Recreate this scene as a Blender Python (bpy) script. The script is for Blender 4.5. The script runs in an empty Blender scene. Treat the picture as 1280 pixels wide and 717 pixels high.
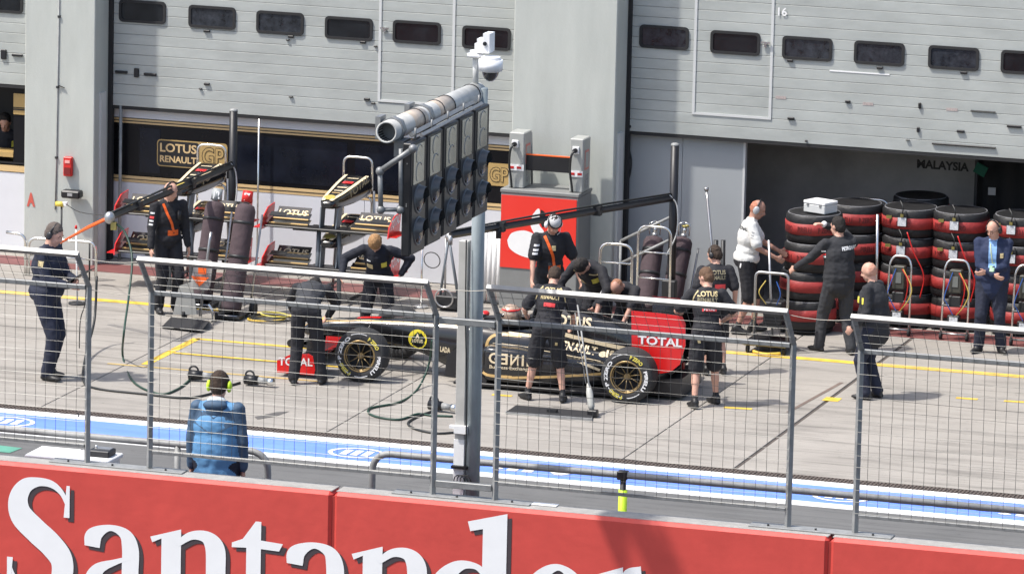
import bpy, bmesh, math, random
import numpy as np
from mathutils import Vector, Matrix, noise, Quaternion
random.seed(7)
R = math.radians
sc = bpy.context.scene
# ------------------------------------------------------------ camera
FPX, TH, PS, RO = 7500.0, R(10.6), R(17.4), 0.0228
Fw = Vector((-math.sin(PS)*math.cos(TH), math.cos(PS)*math.cos(TH), -math.sin(TH)))
R0 = Vector((math.cos(PS), math.sin(PS), 0)); U0 = R0.cross(Fw)
Rt = R0*math.cos(RO)+U0*math.sin(RO); Up = U0*math.cos(RO)-R0*math.sin(RO)
def ray(px, py): return Fw + Rt*((px-640)/FPX) - Up*((py-358.5)/FPX)
CAM = -ray(640, 500)*72.8
def G(px, py, z=0.0):            # photograph pixel -> place on a level surface
    d = ray(px, py); return CAM + d*((z-CAM.z)/d.z)
def F(px, py, Y):                # photograph pixel -> place on an upright plane
    d = ray(px, py); return CAM + d*((Y-CAM.y)/d.y)
def P(v):
    v = Vector(v)-CAM; z = v.dot(Fw)
    return (640+FPX*v.dot(Rt)/z, 358.5-FPX*v.dot(Up)/z)
cd = bpy.data.cameras.new('camera'); cam = bpy.data.objects.new('camera', cd); sc.collection.objects.link(cam)
cd.sensor_width = 36; cd.lens = FPX/1280*36; cd.clip_start = 1; cd.clip_end = 2000
m = Matrix((Rt, Up, -Fw)).transposed().to_4x4(); m.translation = CAM; cam.matrix_world = m
sc.camera = cam
# ------------------------------------------------------------ world, sun, exposure
SUN_EL = 60.0; SUN_DIR = Vector((-0.80, -0.60, 0)).normalized()      # towards the sun, on the ground
w = bpy.data.worlds.new('World'); sc.world = w; w.use_nodes = True
nt = w.node_tree; nt.nodes.clear()
sky = nt.nodes.new('ShaderNodeTexSky'); sky.sky_type = 'NISHITA'; sky.sun_disc = False
sky.sun_elevation = R(SUN_EL); sky.sun_rotation = math.atan2(SUN_DIR.x, SUN_DIR.y)
sky.air_density = 1.0; sky.dust_density = 3.0; sky.ozone_density = 1.0
bg = nt.nodes.new('ShaderNodeBackground'); bg.inputs[1].default_value = 0.15
wo = nt.nodes.new('ShaderNodeOutputWorld'); nt.links.new(sky.outputs[0], bg.inputs[0]); nt.links.new(bg.outputs[0], wo.inputs[0])
sl = bpy.data.lights.new('sun', 'SUN'); sl.energy = 3.3; sl.angle = R(1.6); sl.color = (1, .96, .9)
so = bpy.data.objects.new('sun', sl); sc.collection.objects.link(so)
sd = Vector((SUN_DIR.x*math.cos(R(SUN_EL)), SUN_DIR.y*math.cos(R(SUN_EL)), math.sin(R(SUN_EL))))
so.rotation_euler = sd.to_track_quat('Z', 'Y').to_euler(); so.location = (0, 0, 30)
sc.view_settings.view_transform = 'Standard'; sc.view_settings.look = 'None'
sc.view_settings.exposure = 0.64; sc.view_settings.gamma = 1
sc.cycles.max_bounces = 6; sc.cycles.use_denoising = True

# ------------------------------------------------------------ materials
MATS = {}
def mat(name, col, rough=.6, metal=0.0, var=0.0, vs=6.0, bump=0.0, bs=60.0, stretch=None, spec=.5, streak=0.0, alpha=None, coat=0.0):
    if name in MATS: return MATS[name]
    m = bpy.data.materials.new(name); m.use_nodes = True; MATS[name] = m
    nt = m.node_tree; b = nt.nodes['Principled BSDF']
    b.inputs['Base Color'].default_value = (*col, 1); b.inputs['Roughness'].default_value = rough
    b.inputs['Metallic'].default_value = metal; b.inputs['Specular IOR Level'].default_value = spec
    if coat: b.inputs['Coat Weight'].default_value = coat; b.inputs['Coat Roughness'].default_value = .08
    tc = nt.nodes.new('ShaderNodeTexCoord'); mp = nt.nodes.new('ShaderNodeMapping')
    nt.links.new(tc.outputs['Object'], mp.inputs[0])
    if stretch: mp.inputs['Scale'].default_value = stretch
    if var:
        n = nt.nodes.new('ShaderNodeTexNoise'); n.inputs['Scale'].default_value = vs; n.inputs['Detail'].default_value = 6; n.inputs['Roughness'].default_value = .65
        nt.links.new(mp.outputs[0], n.inputs[0])
        mr = nt.nodes.new('ShaderNodeMapRange'); mr.inputs[1].default_value = .3; mr.inputs[2].default_value = .7
        mr.inputs[3].default_value = 1-var; mr.inputs[4].default_value = 1+var*.6
        nt.links.new(n.outputs[0], mr.inputs[0])
        mx = nt.nodes.new('ShaderNodeMix'); mx.data_type = 'RGBA'; mx.blend_type = 'MULTIPLY'; mx.inputs[0].default_value = 1
        mx.inputs[6].default_value = (*col, 1); nt.links.new(mr.outputs[0], mx.inputs[7]); nt.links.new(mx.outputs[2], b.inputs['Base Color'])
        mr2 = nt.nodes.new('ShaderNodeMapRange'); mr2.inputs[3].default_value = max(.03, rough-.12); mr2.inputs[4].default_value = min(1, rough+.12)
        nt.links.new(n.outputs[0], mr2.inputs[0]); nt.links.new(mr2.outputs[0], b.inputs['Roughness'])
    if bump:
        n2 = nt.nodes.new('ShaderNodeTexNoise'); n2.inputs['Scale'].default_value = bs; n2.inputs['Detail'].default_value = 3
        nt.links.new(mp.outputs[0], n2.inputs[0]); bp = nt.nodes.new('ShaderNodeBump'); bp.inputs['Strength'].default_value = bump; bp.inputs['Distance'].default_value = .02
        nt.links.new(n2.outputs[0], bp.inputs['Height']); nt.links.new(bp.outputs[0], b.inputs['Normal'])
    return m
def srgb(r, g, b, k=1.0):
    f = lambda c: ((c/255+.055)/1.055)**2.4 if c > 10 else c/255/12.92
    return (f(r)*k, f(g)*k, f(b)*k)
M_panel = mat('door_panel_paint', (.385, .405, .385), .5, var=.16, vs=1.3, bump=.05, bs=30, stretch=(1, 1, 2.5))
M_pillar = mat('pillar_render', (.45, .47, .435), .85, var=.10, vs=2.2, bump=.15, bs=90, stretch=(1.6, 1.6, .35))
M_trim = mat('pale_trim', (.55, .56, .55), .5, var=.06)
M_partition = mat('partition_paint', (.33, .35, .36), .7, var=.06, vs=1.2)
M_black = mat('black_paint', (.010, .010, .012), .45, var=.2, vs=8)
M_gloss = mat('gloss_black', (.006, .006, .008), .3, var=.15, vs=4, spec=.25)
M_rubber = mat('black_rubber', (.018, .018, .019), .75, var=.2, vs=9, bump=.1)
M_gold = mat('gold_print', (.43, .29, .11), .45, var=.08)
M_goldline = mat('pale_gold_print', (.62, .44, .22), .4, var=.05)
M_white = mat('white_paint', (.78, .78, .77), .5, var=.05, vs=5)
M_board = mat('white_board', (.62, .63, .66), .55, var=.05, vs=2)
M_red = mat('red_paint', (.55, .018, .015), .4, var=.08)
M_wallred = mat('red_banner', (.56, .062, .048), .6, var=.10, vs=2.2, bump=.12, bs=9)
M_conc = mat('wall_concrete', (.33, .32, .30), .9, var=.18, vs=7, bump=.3, bs=60)
M_galv = mat('galvanised_steel', (.22, .225, .225), .5, .35, var=.22, vs=14, bump=.05)
M_galvd = mat('dark_galvanised', (.27, .275, .27), .6, .15, var=.25, vs=10, bump=.06)
M_wire = mat('fence_wire', (.12, .12, .115), .4, .6)
M_chrome = mat('polished_tube', (.75, .75, .73), .22, .95, var=.1, vs=12)
M_alu = mat('brushed_aluminium', (.45, .45, .45), .35, .8, var=.15, vs=10)
M_dark = mat('dark_steel', (.035, .036, .038), .5, .4, var=.2)
M_orange = mat('orange_plastic', (.80, .12, .012), .45, var=.08)
M_yellow = mat('yellow_paint', (.70, .47, .06), .65, var=.3, vs=7)
M_hiviz = mat('fluorescent_yellow', (.55, .80, .03), .5, var=.05)
M_glass2 = mat('pane_painted_reflection', (.030, .034, .042), .12, var=.75, vs=9, coat=.4)  # greyer mottling puts reflections into the pane colour
M_glass = mat('dark_glass', (.012, .014, .017), .08, var=.5, vs=3, coat=.4)
M_hose = mat('black_hose', (.02, .022, .022), .5, var=.2)
M_green = mat('green_hose', (.014, .05, .034), .5, var=.2)
M_cover = mat('purple_grey_cover', (.070, .048, .054), .9, var=.25, vs=9, bump=.6, bs=12)

# ------------------------------------------------------------ mesh helpers
col = sc.collection
class MB:
    def __init__(s): s.v = []; s.f = []; s.m = []; s.sm = []
    def add(s, vs, fs, mi=0, smooth=False):
        k = len(s.v); s.v += [tuple(v) for v in vs]; s.f += [tuple(i+k for i in f) for f in fs]
        s.m += [mi]*len(fs); s.sm += [smooth]*len(fs); return s
    def box(s, c, size, rot=None, mi=0, bev=0.0):
        c = Vector(c); x, y, z = [a/2 for a in size]
        if bev:
            b = bev; vs = []; 
            for sx in (-1, 1):
                for sy in (-1, 1):
                    for sz in (-1, 1):
                        vs += [(sx*(x-b), sy*(y-b), sz*z), (sx*(x-b), sy*y, sz*(z-b)), (sx*x, sy*(y-b), sz*(z-b))]
            bm = bmesh.new()
            for v in vs: bm.verts.new(v)
            bmesh.ops.convex_hull(bm, input=bm.verts); bmesh.ops.dissolve_limit(bm, angle_limit=.02, verts=bm.verts, edges=bm.edges)
            bm.verts.index_update(); vv = [v.co.copy() for v in bm.verts]; ff = [[v.index for v in f.verts] for f in bm.faces]; bm.free()
            if rot is not None: vv = [rot @ v for v in vv]
            return s.add([v+c for v in vv], ff, mi)
        vs = [Vector((sx*x, sy*y, sz*z)) for sz in (-1, 1) for sy in (-1, 1) for sx in (-1, 1)]
        if rot is not None: vs = [rot @ v for v in vs]
        return s.add([v+c for v in vs], [(0, 2, 3, 1), (4, 5, 7, 6), (0, 1, 5, 4), (2, 6, 7, 3), (0, 4, 6, 2), (1, 3, 7, 5)], mi)
    def bb(s, x0, x1, y0, y1, z0, z1, mi=0, bev=0.0):
        return s.box(((x0+x1)/2, (y0+y1)/2, (z0+z1)/2), (abs(x1-x0), abs(y1-y0), abs(z1-z0)), None, mi, bev)
    def tube(s, pts, r, n=8, mi=0, caps=True, rs=None, flat=1.0):
        pts = [Vector(p) for p in pts]; N = len(pts); vs = []; up = None
        for i, p in enumerate(pts):
            t = (pts[min(i+1, N-1)]-pts[max(i-1, 0)]).normalized()
            if up is None:
                up = Vector((0, 0, 1)) if abs(t.z) < .9 else Vector((1, 0, 0))
            a = t.cross(up).normalized(); b = a.cross(t).normalized(); up = b
            rr = rs[i] if rs else r
            for k in range(n):
                q = 2*math.pi*k/n; vs.append(p + a*(math.cos(q)*rr) + b*(math.sin(q)*rr*flat))
        fs = [(i*n+k, i*n+(k+1) % n, (i+1)*n+(k+1) % n, (i+1)*n+k) for i in range(N-1) for k in range(n)]
        s.add(vs, fs, mi, n > 5)
        if caps:
            kk = len(s.v)-len(vs); s.f += [tuple(kk+k for k in range(n))[::-1], tuple(kk+(N-1)*n+k for k in range(n))]; s.m += [mi]*2; s.sm += [False]*2
        return s
    def cyl(s, p0, p1, r0, r1=None, n=16, mi=0, caps=True):
        return s.tube([p0, p1], r0, n, mi, caps, rs=[r0, r0 if r1 is None else r1])
    def ell(s, c, rad, n=12, k=8, rot=None, mi=0):
        vs = []; c = Vector(c)
        for j in range(k+1):
            t = math.pi*j/k
            for i in range(n):
                a = 2*math.pi*i/n; v = Vector((rad[0]*math.sin(t)*math.cos(a), rad[1]*math.sin(t)*math.sin(a), rad[2]*math.cos(t)))
                vs.append(c+(rot @ v if rot is not None else v))
        return s.add(vs, [(j*n+i, (j+1)*n+i, (j+1)*n+(i+1) % n, j*n+(i+1) % n) for j in range(k) for i in range(n)], mi, True)
    def loft(s, rings, mi=0, caps=True, smooth=True, closed=True):
        n = len(rings[0]); k = len(s.v); s.v += [tuple(p) for r in rings for p in r]
        for j in range(len(rings)-1):
            for i in range(n if closed else n-1):
                s.f.append((k+j*n+i, k+j*n+(i+1) % n, k+(j+1)*n+(i+1) % n, k+(j+1)*n+i)); s.m.append(mi); s.sm.append(smooth)
        if caps:
            s.f += [tuple(k+i for i in range(n))[::-1], tuple(k+(len(rings)-1)*n+i for i in range(n))]; s.m += [mi]*2; s.sm += [False]*2
        return s
    def prism(s, poly, off, mi=0):
        """poly: list of 3-D points (flat outline), extruded by vector off"""
        off = Vector(off); n = len(poly); a = [Vector(p) for p in poly]; b = [p+off for p in a]
        return s.add(a+b, [tuple(range(n))[::-1], tuple(range(n, 2*n))]+[(i, (i+1) % n, n+(i+1) % n, n+i) for i in range(n)], mi)
    def torus(s, c, axis, Rr, r, n=24, k=8, mi=0, a0=0, a1=2*math.pi):
        c = Vector(c); ax = Vector(axis).normalized(); u = ax.orthogonal().normalized(); v = ax.cross(u)
        full = abs(a1-a0-2*math.pi) < 1e-6
        pts = [c+(u*math.cos(a0+(a1-a0)*i/n)+v*math.sin(a0+(a1-a0)*i/n))*Rr for i in range(n+(0 if full else 1))]
        vs = []
        for p in pts:
            e = (p-c).normalized()
            for j in range(k):
                q = 2*math.pi*j/k; vs.append(p+e*(math.cos(q)*r)+ax*(math.sin(q)*r))
        N = len(pts); rng = N if full else N-1
        return s.add(vs, [(i*k+j, i*k+(j+1) % k, ((i+1) % N)*k+(j+1) % k, ((i+1) % N)*k+j) for i in range(rng) for j in range(k)], mi, True)
    def build(s, name, mats, parent=None, world=True, loc=None):
        me = bpy.data.meshes.new(name)
        off = Vector((0, 0, 0))
        if parent is not None and world: off = BASE.get(parent.name, Vector((0, 0, 0)))
        elif parent is None and world:
            a = np.array(s.v); off = Vector(((a[:, 0].min()+a[:, 0].max())/2, (a[:, 1].min()+a[:, 1].max())/2, a[:, 2].min()))
        if loc is not None: off = Vector(loc)
        me.from_pydata([(v[0]-off.x, v[1]-off.y, v[2]-off.z) for v in s.v], [], s.f)
        if not isinstance(mats, (list, tuple)): mats = [mats]
        for q in mats: me.materials.append(q)
        me.polygons.foreach_set('material_index', s.m); me.polygons.foreach_set('use_smooth', s.sm)
        bm = bmesh.new(); bm.from_mesh(me); bmesh.ops.recalc_face_normals(bm, faces=bm.faces); bm.to_mesh(me); bm.free()
        me.update()
        o = bpy.data.objects.new(name, me); col.objects.link(o)
        if parent is not None:
            o.parent = parent
            if loc is not None: o.location = Vector(loc)-BASE.get(parent.name, Vector((0, 0, 0)))
            BASE[o.name] = BASE.get(parent.name, Vector((0, 0, 0))) if loc is None else Vector(loc)
            if not world and loc is None: BASE[o.name] = Vector((0, 0, 0))
        else:
            o.location = off if (world or loc is not None) else (0, 0, 0); BASE[o.name] = Vector(off)
        return o
BASE = {}
def tag(o, label=None, cat=None, group=None, kind=None):
    if label: o['label'] = label
    if cat: o['category'] = cat
    if group: o['group'] = group
    if kind: o['kind'] = kind
    return o
def thing(name, label, cat, loc=(0, 0, 0), rz=0, group=None):
    o = bpy.data.objects.new(name, None); col.objects.link(o); o.location = loc; o.rotation_euler = (0, 0, rz)
    o.empty_display_size = .1
    BASE[o.name] = Vector(loc) if rz == 0 else Vector((0, 0, 0))
    return tag(o, label, cat, group)
KIDS = {}
def copy_tree(o, parent=None):
    c = o.copy(); col.objects.link(c); c.parent = parent
    for ch in [x for x in bpy.data.objects if x.parent is o]: copy_tree(ch, c)
    return c
_tc = {}
def text_geo(txt, bold=0.0):
    key = (txt, bold)
    if key in _tc: return _tc[key]
    c = bpy.data.curves.new('t', 'FONT'); c.body = txt; c.size = 1.0; c.offset = bold; c.resolution_u = 3; c.align_x = 'LEFT'
    o = bpy.data.objects.new('t', c); col.objects.link(o)
    dg = bpy.context.evaluated_depsgraph_get(); dg.update()
    me = bpy.data.meshes.new_from_object(o.evaluated_get(dg))
    vs = [v.co.copy() for v in me.vertices]; fs = [tuple(p.vertices) for p in me.polygons]
    bpy.data.objects.remove(o); bpy.data.curves.remove(c); bpy.data.meshes.remove(me)
    xs = [v.x for v in vs]; ys = [v.y for v in vs]; x0, x1, y0, y1 = min(xs), max(xs), min(ys), max(ys)
    vs = [Vector(((v.x-x0)/(x1-x0), (v.y-y0)/(y1-y0), 0)) for v in vs]
    _tc[key] = (vs, fs); return _tc[key]
def text_at(txt, org, ux, uy, lift=None, bold=0.02, mi=0, mb=None, fn=None):
    """lettering filling the parallelogram org + a*ux + b*uy, a,b in 0..1"""
    vs, fs = text_geo(txt, bold); org = Vector(org); ux = Vector(ux); uy = Vector(uy)
    mb = mb or MB(); pts = [org+ux*v.x+uy*v.y for v in vs]
    if lift is not None: pts = [p+Vector(lift) for p in pts]
    if fn: pts = [fn(p) for p in pts]
    return mb.add(pts, fs, mi)
def arcpts(pts, r=.1, n=5):
    """round the inner corners of a polyline"""
    pts = [Vector(p) for p in pts]; out = [pts[0]]
    for i in range(1, len(pts)-1):
        a, b, c = pts[i-1], pts[i], pts[i+1]; u = (a-b); v = (c-b); rr = min(r, u.length*.49, v.length*.49); p = b+u.normalized()*rr; q = b+v.normalized()*rr
        for k in range(n+1):
            t = k/n; out.append(p*(1-t)**2+b*2*t*(1-t)+q*t*t)
    out.append(pts[-1]); return out
def spline(pts, n=8):
    pts = [Vector(p) for p in pts]; out = []
    q = [pts[0]*2-pts[1]]+pts+[pts[-1]*2-pts[-2]]
    for i in range(1, len(q)-2):
        for k in range(n):
            t = k/n; a, b, c, d = q[i-1:i+3]
            out.append(.5*((2*b)+(c-a)*t+(2*a-5*b+4*c-d)*t*t+(3*b-a-3*c+d)*t**3))
    out.append(pts[-1]); return out
# ============================================================ SETTING
YD, YP, YH = 6.78, 6.25, 6.92       # door plane, pillar fronts, hoarding
YW0, YW1, ZW = -10.50, -10.18, 1.15  # red pit wall: track face, rear face, top
def structure(o): o['kind'] = 'structure'; return o
def ground_material(name, base, dark, joints=False):
    m = bpy.data.materials.new(name); m.use_nodes = True; nt = m.node_tree; b = nt.nodes['Principled BSDF']; L = nt.links.new
    tc = nt.nodes.new('ShaderNodeTexCoord')
    def nz(scale, detail, st=None, dist=0):
        mp = nt.nodes.new('ShaderNodeMapping'); L(tc.outputs['Object'], mp.inputs[0])
        if st: mp.inputs['Scale'].default_value = st
        n = nt.nodes.new('ShaderNodeTexNoise'); n.inputs['Scale'].default_value = scale; n.inputs['Detail'].default_value = detail; n.inputs['Distortion'].default_value = dist
        n.inputs['Roughness'].default_value = .62; L(mp.outputs[0], n.inputs[0]); return n
    def ramp(src, a, b_, c0, c1):
        r = nt.nodes.new('ShaderNodeMapRange'); r.inputs[1].default_value = a; r.inputs[2].default_value = b_; r.inputs[3].default_value = c0; r.inputs[4].default_value = c1
        L(src.outputs[0], r.inputs[0]); return r
    def mult(colsock, fac):
        x = nt.nodes.new('ShaderNodeMix'); x.data_type = 'RGBA'; x.blend_type = 'MULTIPLY'; x.inputs[0].default_value = 1
        L(colsock, x.inputs[6]); L(fac.outputs[0], x.inputs[7]); return x.outputs[2]
    rgb = nt.nodes.new('ShaderNodeRGB'); rgb.outputs[0].default_value = (*base, 1); c = rgb.outputs[0]
    c = mult(c, ramp(nz(.7, 5), .35, .65, .88, 1.06))              # big patches
    c = mult(c, ramp(nz(1.3, 6, (.32, 2.6, 1), .6), .52, .74, 1, dark))   # tyre and traffic marks along the lane
    c = mult(c, ramp(nz(4.5, 5, (.22, 3.0, 1), .4), .56, .72, 1, .70))
    c = mult(c, ramp(nz(2.1, 6, (.12, 4.5, 1), .8), .55, .68, 1, .74)); c = mult(c, ramp(nz(9, 3), .64, .74, 1, .66))                  # spots
    c = mult(c, ramp(nz(160, 2), .3, .7, .82, 1.15))                # aggregate
    L(c, b.inputs['Base Color']); b.inputs['Roughness'].default_value = .85; b.inputs['Specular IOR Level'].default_value = .3
    bp = nt.nodes.new('ShaderNodeBump'); bp.inputs['Strength'].default_value = .35; bp.inputs['Distance'].default_value = .01
    L(nz(70, 4).outputs[0], bp.inputs['Height']); L(bp.outputs[0], b.inputs['Normal']); return m
M_pit = ground_material('pit_lane_concrete', (.315, .293, .262), .52)
M_asph = ground_material('walkway_asphalt', (.135, .135, .132), .85)
M_track = ground_material('track_asphalt', (.055, .055, .055), .8)
JY = -2.93                                                           # rear edge of the painted strip
# pit lane as slabs with open joints
for (x0, x1) in ((-60, -5.08), (-5.065, -1.46), (-1.445, 2.19), (2.205, 3.52), (3.57, 7.2), (7.215, 60)):
    s = MB().bb(x0, x1, JY+.26, 40 if x0 < -50 or x1 > 50 else 14, -.25, 0, bev=.004).build('pit_lane_slab', M_pit, loc=(0, 0, 0)); structure(s)
structure(MB().bb(-300, 300, -10.3, 300, -.4, -.03).build('ground', mat('ground_soil', (.10, .10, .095), .9, var=.2), loc=(0, 0, 0)))
structure(MB().bb(-60, 60, YW1, -4.22, -.2, 0).build('walkway', M_asph, loc=(0, 0, 0)))
structure(MB().bb(-300, 300, -300, YW1-.02, -1.2, -.60).build('race_track', M_track, loc=(0, 0, 0)))
structure(MB().bb(3.521, 3.569, JY+.26, 14, -.2, -.012).build('joint_filler', mat('joint_tar', (.085, .07, .06), .9, var=.4, vs=9), loc=(0, 0, 0)))
# drain with grating
d = structure(MB().bb(-60, 60, JY, JY+.26, -.2, -.03).build('drain_channel', mat('drain_iron', (.02, .018, .017), .8), loc=(0, 0, 0)))
g = MB(); M_grate = mat('grate_iron', (.13, .105, .09), .7, .3, var=.3, vs=20)
for i in range(330):
    x = -6.2+i*.045; g.bb(x, x+.022, JY+.005, JY+.255, -.03, -.004)
for y in (JY+.0, JY+.085, JY+.17, JY+.245): g.bb(-7, 10, y, y+.014, -.03, -.002)
g.build('grating', M_grate, d)['kind'] = 'stuff'
# blue and white painted strip
M_blue = mat('strip_blue', (.14, .26, .78), .65, var=.20, vs=2.5, bump=.1, stretch=(.3, 2.2, 1))
M_wl = mat('strip_white', (.76, .76, .74), .65, var=.20, vs=3, bump=.1, stretch=(.4, 2.5, 1))
strip = structure(MB().bb(-60, 60, -4.22, JY, -.2, 0).build('painted_strip', M_blue, loc=(0, 0, 0)))
MB().bb(-60, 60, -3.16, JY-.002, 0, .004).build('white_line', M_wl, strip)
MB().bb(-60, 60, -4.23, -4.01, 0, .004).build('white_line', M_wl, strip)
def emblem(x, y):
    mb = MB(); pts = []
    n = 40; a_, b_ = .345, .27
    for i in range(n):
        t0, t1 = 2*math.pi*i/n, 2*math.pi*(i+1)/n
        q = [(x+a_*math.cos(t0), y+b_*math.sin(t0)), (x+a_*math.cos(t1), y+b_*math.sin(t1)), (x+.84*a_*math.cos(t1), y+.84*b_*math.sin(t1)), (x+.84*a_*math.cos(t0), y+.84*b_*math.sin(t0))]
        mb.add([(u, v, .005) for u, v in q], [(0, 1, 2, 3)])
    for dx in (-.13, -.0, .13):
        mb.add([(x+dx-.045, y-.13, .005), (x+dx+.045, y-.13, .005), (x+dx+.045, y+.14, .005), (x+dx-.045, y+.14, .005)], [(0, 1, 2, 3)])
    mb.build('printed_emblem', M_wl, strip)
YE = -3.62
for px in (453, 12): emblem(G(px, 562 if px == 453 else 525).x, YE)
# "Allianz" read from the pit lane side, so turned round from here
def strip_word(x0, x1):
    mb = MB(); text_at('Allianz', (x1, YE+.17, .005), (x0-x1, 0, 0), (0, -.36, 0), bold=.03, mb=mb); mb.build('lettering', M_wl, strip)
strip_word(G(503, 567).x, G(745, 586).x); strip_word(G(1122, 618).x, G(1122, 618).x+2.5); strip_word(G(-320, 500).x, G(-100, 520).x)
emblem(G(1062, 613).x, YE)
# yellow lines
def flat(name, pts, m, z=.004, parent=None, kind='structure'):
    mb = MB(); n = len(pts); mb.add([(p[0], p[1], z) for p in pts], [tuple(range(n))])
    o = mb.build(name, m, loc=(0, 0, 0)); o['kind'] = kind; return o
def line(name, a, b, wd, m=None, z=.004):
    a = Vector((a[0], a[1])); b = Vector((b[0], b[1])); d = (b-a).normalized(); n = Vector((-d.y, d.x))*wd/2
    return flat(name, [a-n, b-n, b+n, a+n], m or M_yellow, z)
line('yellow_line', (-60, 3.97), (60, 3.97), .17)
X0 = -4.85
line('yellow_line', (X0, .22), (X0, 2.05), .11)
line('yellow_line', (X0, 2.03), (-2.0, 2.03), .09)
line('yellow_line', (-4.78, 1.05), (-2.0, 1.05), .07, z=.008)
line('yellow_line', (-5.3, .1), (-2.5, .12), .06, mat('worn_yellow', (.5, .36, .13), .8, var=.4, vs=14))
p = G(1040, 499); flat('yellow_line', [(p.x-.1, p.y-.11), (p.x+.1, p.y-.11), (p.x+.1, p.y+.11), (p.x-.1, p.y+.11)], M_yellow)
for (a, b) in (((1195, 497), (1222, 499)), ((1255, 501), (1290, 503)), ((615, 493), (640, 495)), ((905, 509), (940, 511))):
    line('yellow_line', G(*a), G(*b), .09)
line('worn_scrape', G(1052, 478), G(985, 515), .05, mat('scrape_brown', (.16, .12, .10), .9, var=.3))
flat('tar_patch', [G(318, 521), G(345, 515), G(362, 514), G(345, 520), G(322, 524)], mat('tar', (.10, .095, .09), .8, var=.2))
# faint manhole-like dark oval of damp on the lane
flat('red_floor_band', [(-60, 5.86), (60, 5.86), (60, 6.45), (-60, 6.45)], mat('red_floor_paint', (.18, .065, .06), .6, var=.2, vs=3))
flat('green_paint_patch', [G(-30, 553), G(28, 560), G(12, 566), G(-30, 562)], mat('green_floor_paint', (.10, .30, .22), .8, var=.2), .005)

# ============================================================ PIT BUILDING
XL0, XL1 = F(31, 100, YP).x, F(118.5, 100, YP).x
XM0, XM1 = F(642, 60, YP).x, F(771, 60, YP).x
print('pillars', XL0, XL1, XM0, XM1)
ZTOP = 6.5
bld = thing('pit_garage', 'pale grey pit garage building with three sectional doors between square pillars', 'building', (0, YD, 0))
MB().bb(-40, 40, YD+.25, YD+8, 4.7, ZTOP).build('upper_wall', M_pillar, bld)
MB().bb(-40, 40, YD+7.9, YD+8.1, -.03, 4.7).build('rear_wall', M_pillar, bld)
MB().bb(-40, -15, YD, YD+.4, 0, 4.7).build('wall', M_pillar, bld); MB().bb(9.7, 40, YD, YD+.4, 0, 4.7).build('wall', M_pillar, bld)
pl = []
for (x0, x1) in ((XL0, XL1), (XM0, XM1)):
    MB().bb(x0, x1, YP, YD+.5, -.02, ZTOP, bev=.012).build('pillar', M_pillar, bld)
# shallow rebate strip on each pillar flank, lower part
MB().bb(XL1, XL1+.03, YP+.17, YP+.35, 0, F(128, 116, YP+.2).z).build('guide_rail', M_trim, bld); MB().bb(XM1, XM1+.035, YP+.12, YP+.30, 0, F(778, 166, YP+.2).z).build('guide_rail', M_trim, bld)
MB().bb(XL1+.002, XL1+.06, YD-.05, YD+.05, 0, 4.7).build('door_seal', M_rubber, bld); MB().bb(XM1+.002, XM1+.05, YD-.05, YD+.05, 0, 4.7).build('door_seal', M_rubber, bld)
# the doors: slats, windows, wicket-door frames
def door(x0, x1, zb, wins, wz, frames, fits):
    k = 0; z = zb
    while z < 4.7:
        h = .137 if k else .16
        MB().bb(x0, x1, YD, YD+.045, z+.002, z+h-.002, bev=.004).build('slat', M_panel, bld); z += h; k += 1
    MB().bb(x0, x1, YD+.03, YD+.06, zb, 4.7).build('door_backing', M_dark, bld)
    MB().bb(x0, x1, YD+.005, YD+.05, zb-.045, zb-.002).build('bottom_seal', M_rubber, bld)
    for (px, py) in wins:
        c = F(px, py, YD-.01); wv, hv = .335, .152
        def rr(wv, hv, r, y, n=4):
            pts = []
            for (sx, sz, a0) in ((1, 1, 0), (-1, 1, 90), (-1, -1, 180), (1, -1, 270)):
                for i in range(n+1):
                    a = R(a0+90*i/n); pts.append(Vector((c.x+sx*(wv-r)+r*math.cos(a), y, c.z+sz*(hv-r)+r*math.sin(a))))
            return pts
        o0, o1 = rr(wv, hv, .055, YD-.022), rr(wv-.035, hv-.035, .035, YD-.022); b0, b1 = rr(wv, hv, .055, YD+.002), rr(wv-.035, hv-.035, .035, YD-.006)
        mb = MB(); n = len(o0); mb.add(b0+o0+o1+b1, [(i+k2*n, (i+1) % n+k2*n, (i+1) % n+(k2+1)*n, i+(k2+1)*n) for k2 in range(3) for i in range(n)])
        fr = mb.build('window', M_rubber, bld); MB().add(b1, [tuple(range(n))]).build('pane', M_glass2 if px in (265, 350, 830, 1009, 1099, 1192) else M_glass, fr)
    for (fx, z0, both) in frames:
        mb = MB(); a, b = fx
        if a is not None: mb.bb(a-.018, a+.018, YD-.012, YD+.002, z0, 4.7)
        if b is not None: mb.bb(b-.018, b+.018, YD-.012, YD+.002, z0, 4.7)
        if a is not None and b is not None: mb.bb(a+.018, b-.018, YD-.012, YD+.002, z0, z0+.03)
        elif both: mb.bb(a+.018, a+both, YD-.012, YD+.002, z0, z0+.03)
        mb.build('wicket_frame', M_trim, bld)
    for (px, py, wpx, hpx) in fits:
        c = F(px, py, YD); MB().bb(c.x-wpx/180, c.x+wpx/180, YD-.03, YD+.002, c.z-hpx/180, c.z+hpx/180, bev=.006).build('door_fitting', M_black, bld)
XD1 = XM0+.02
zl = F(28, 107, YD).z; zm = F(135, 131, YD).z; zr = F(783, 163, YD).z
print('door bottoms', zl, zm, F(640, 168, YD).z, zr, F(1280, 200, YD).z)
zm = (zm+F(640, 168, YD).z)/2; zr = (zr+F(1280, 200, YD).z)/2
door(-14, XL0+.02, zl, [(0, 2)], 0, [], [(5, 68, 7, 12), (22, 69, 14, 3)])
fx = lambda px, py: F(px, py, YD).x
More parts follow.
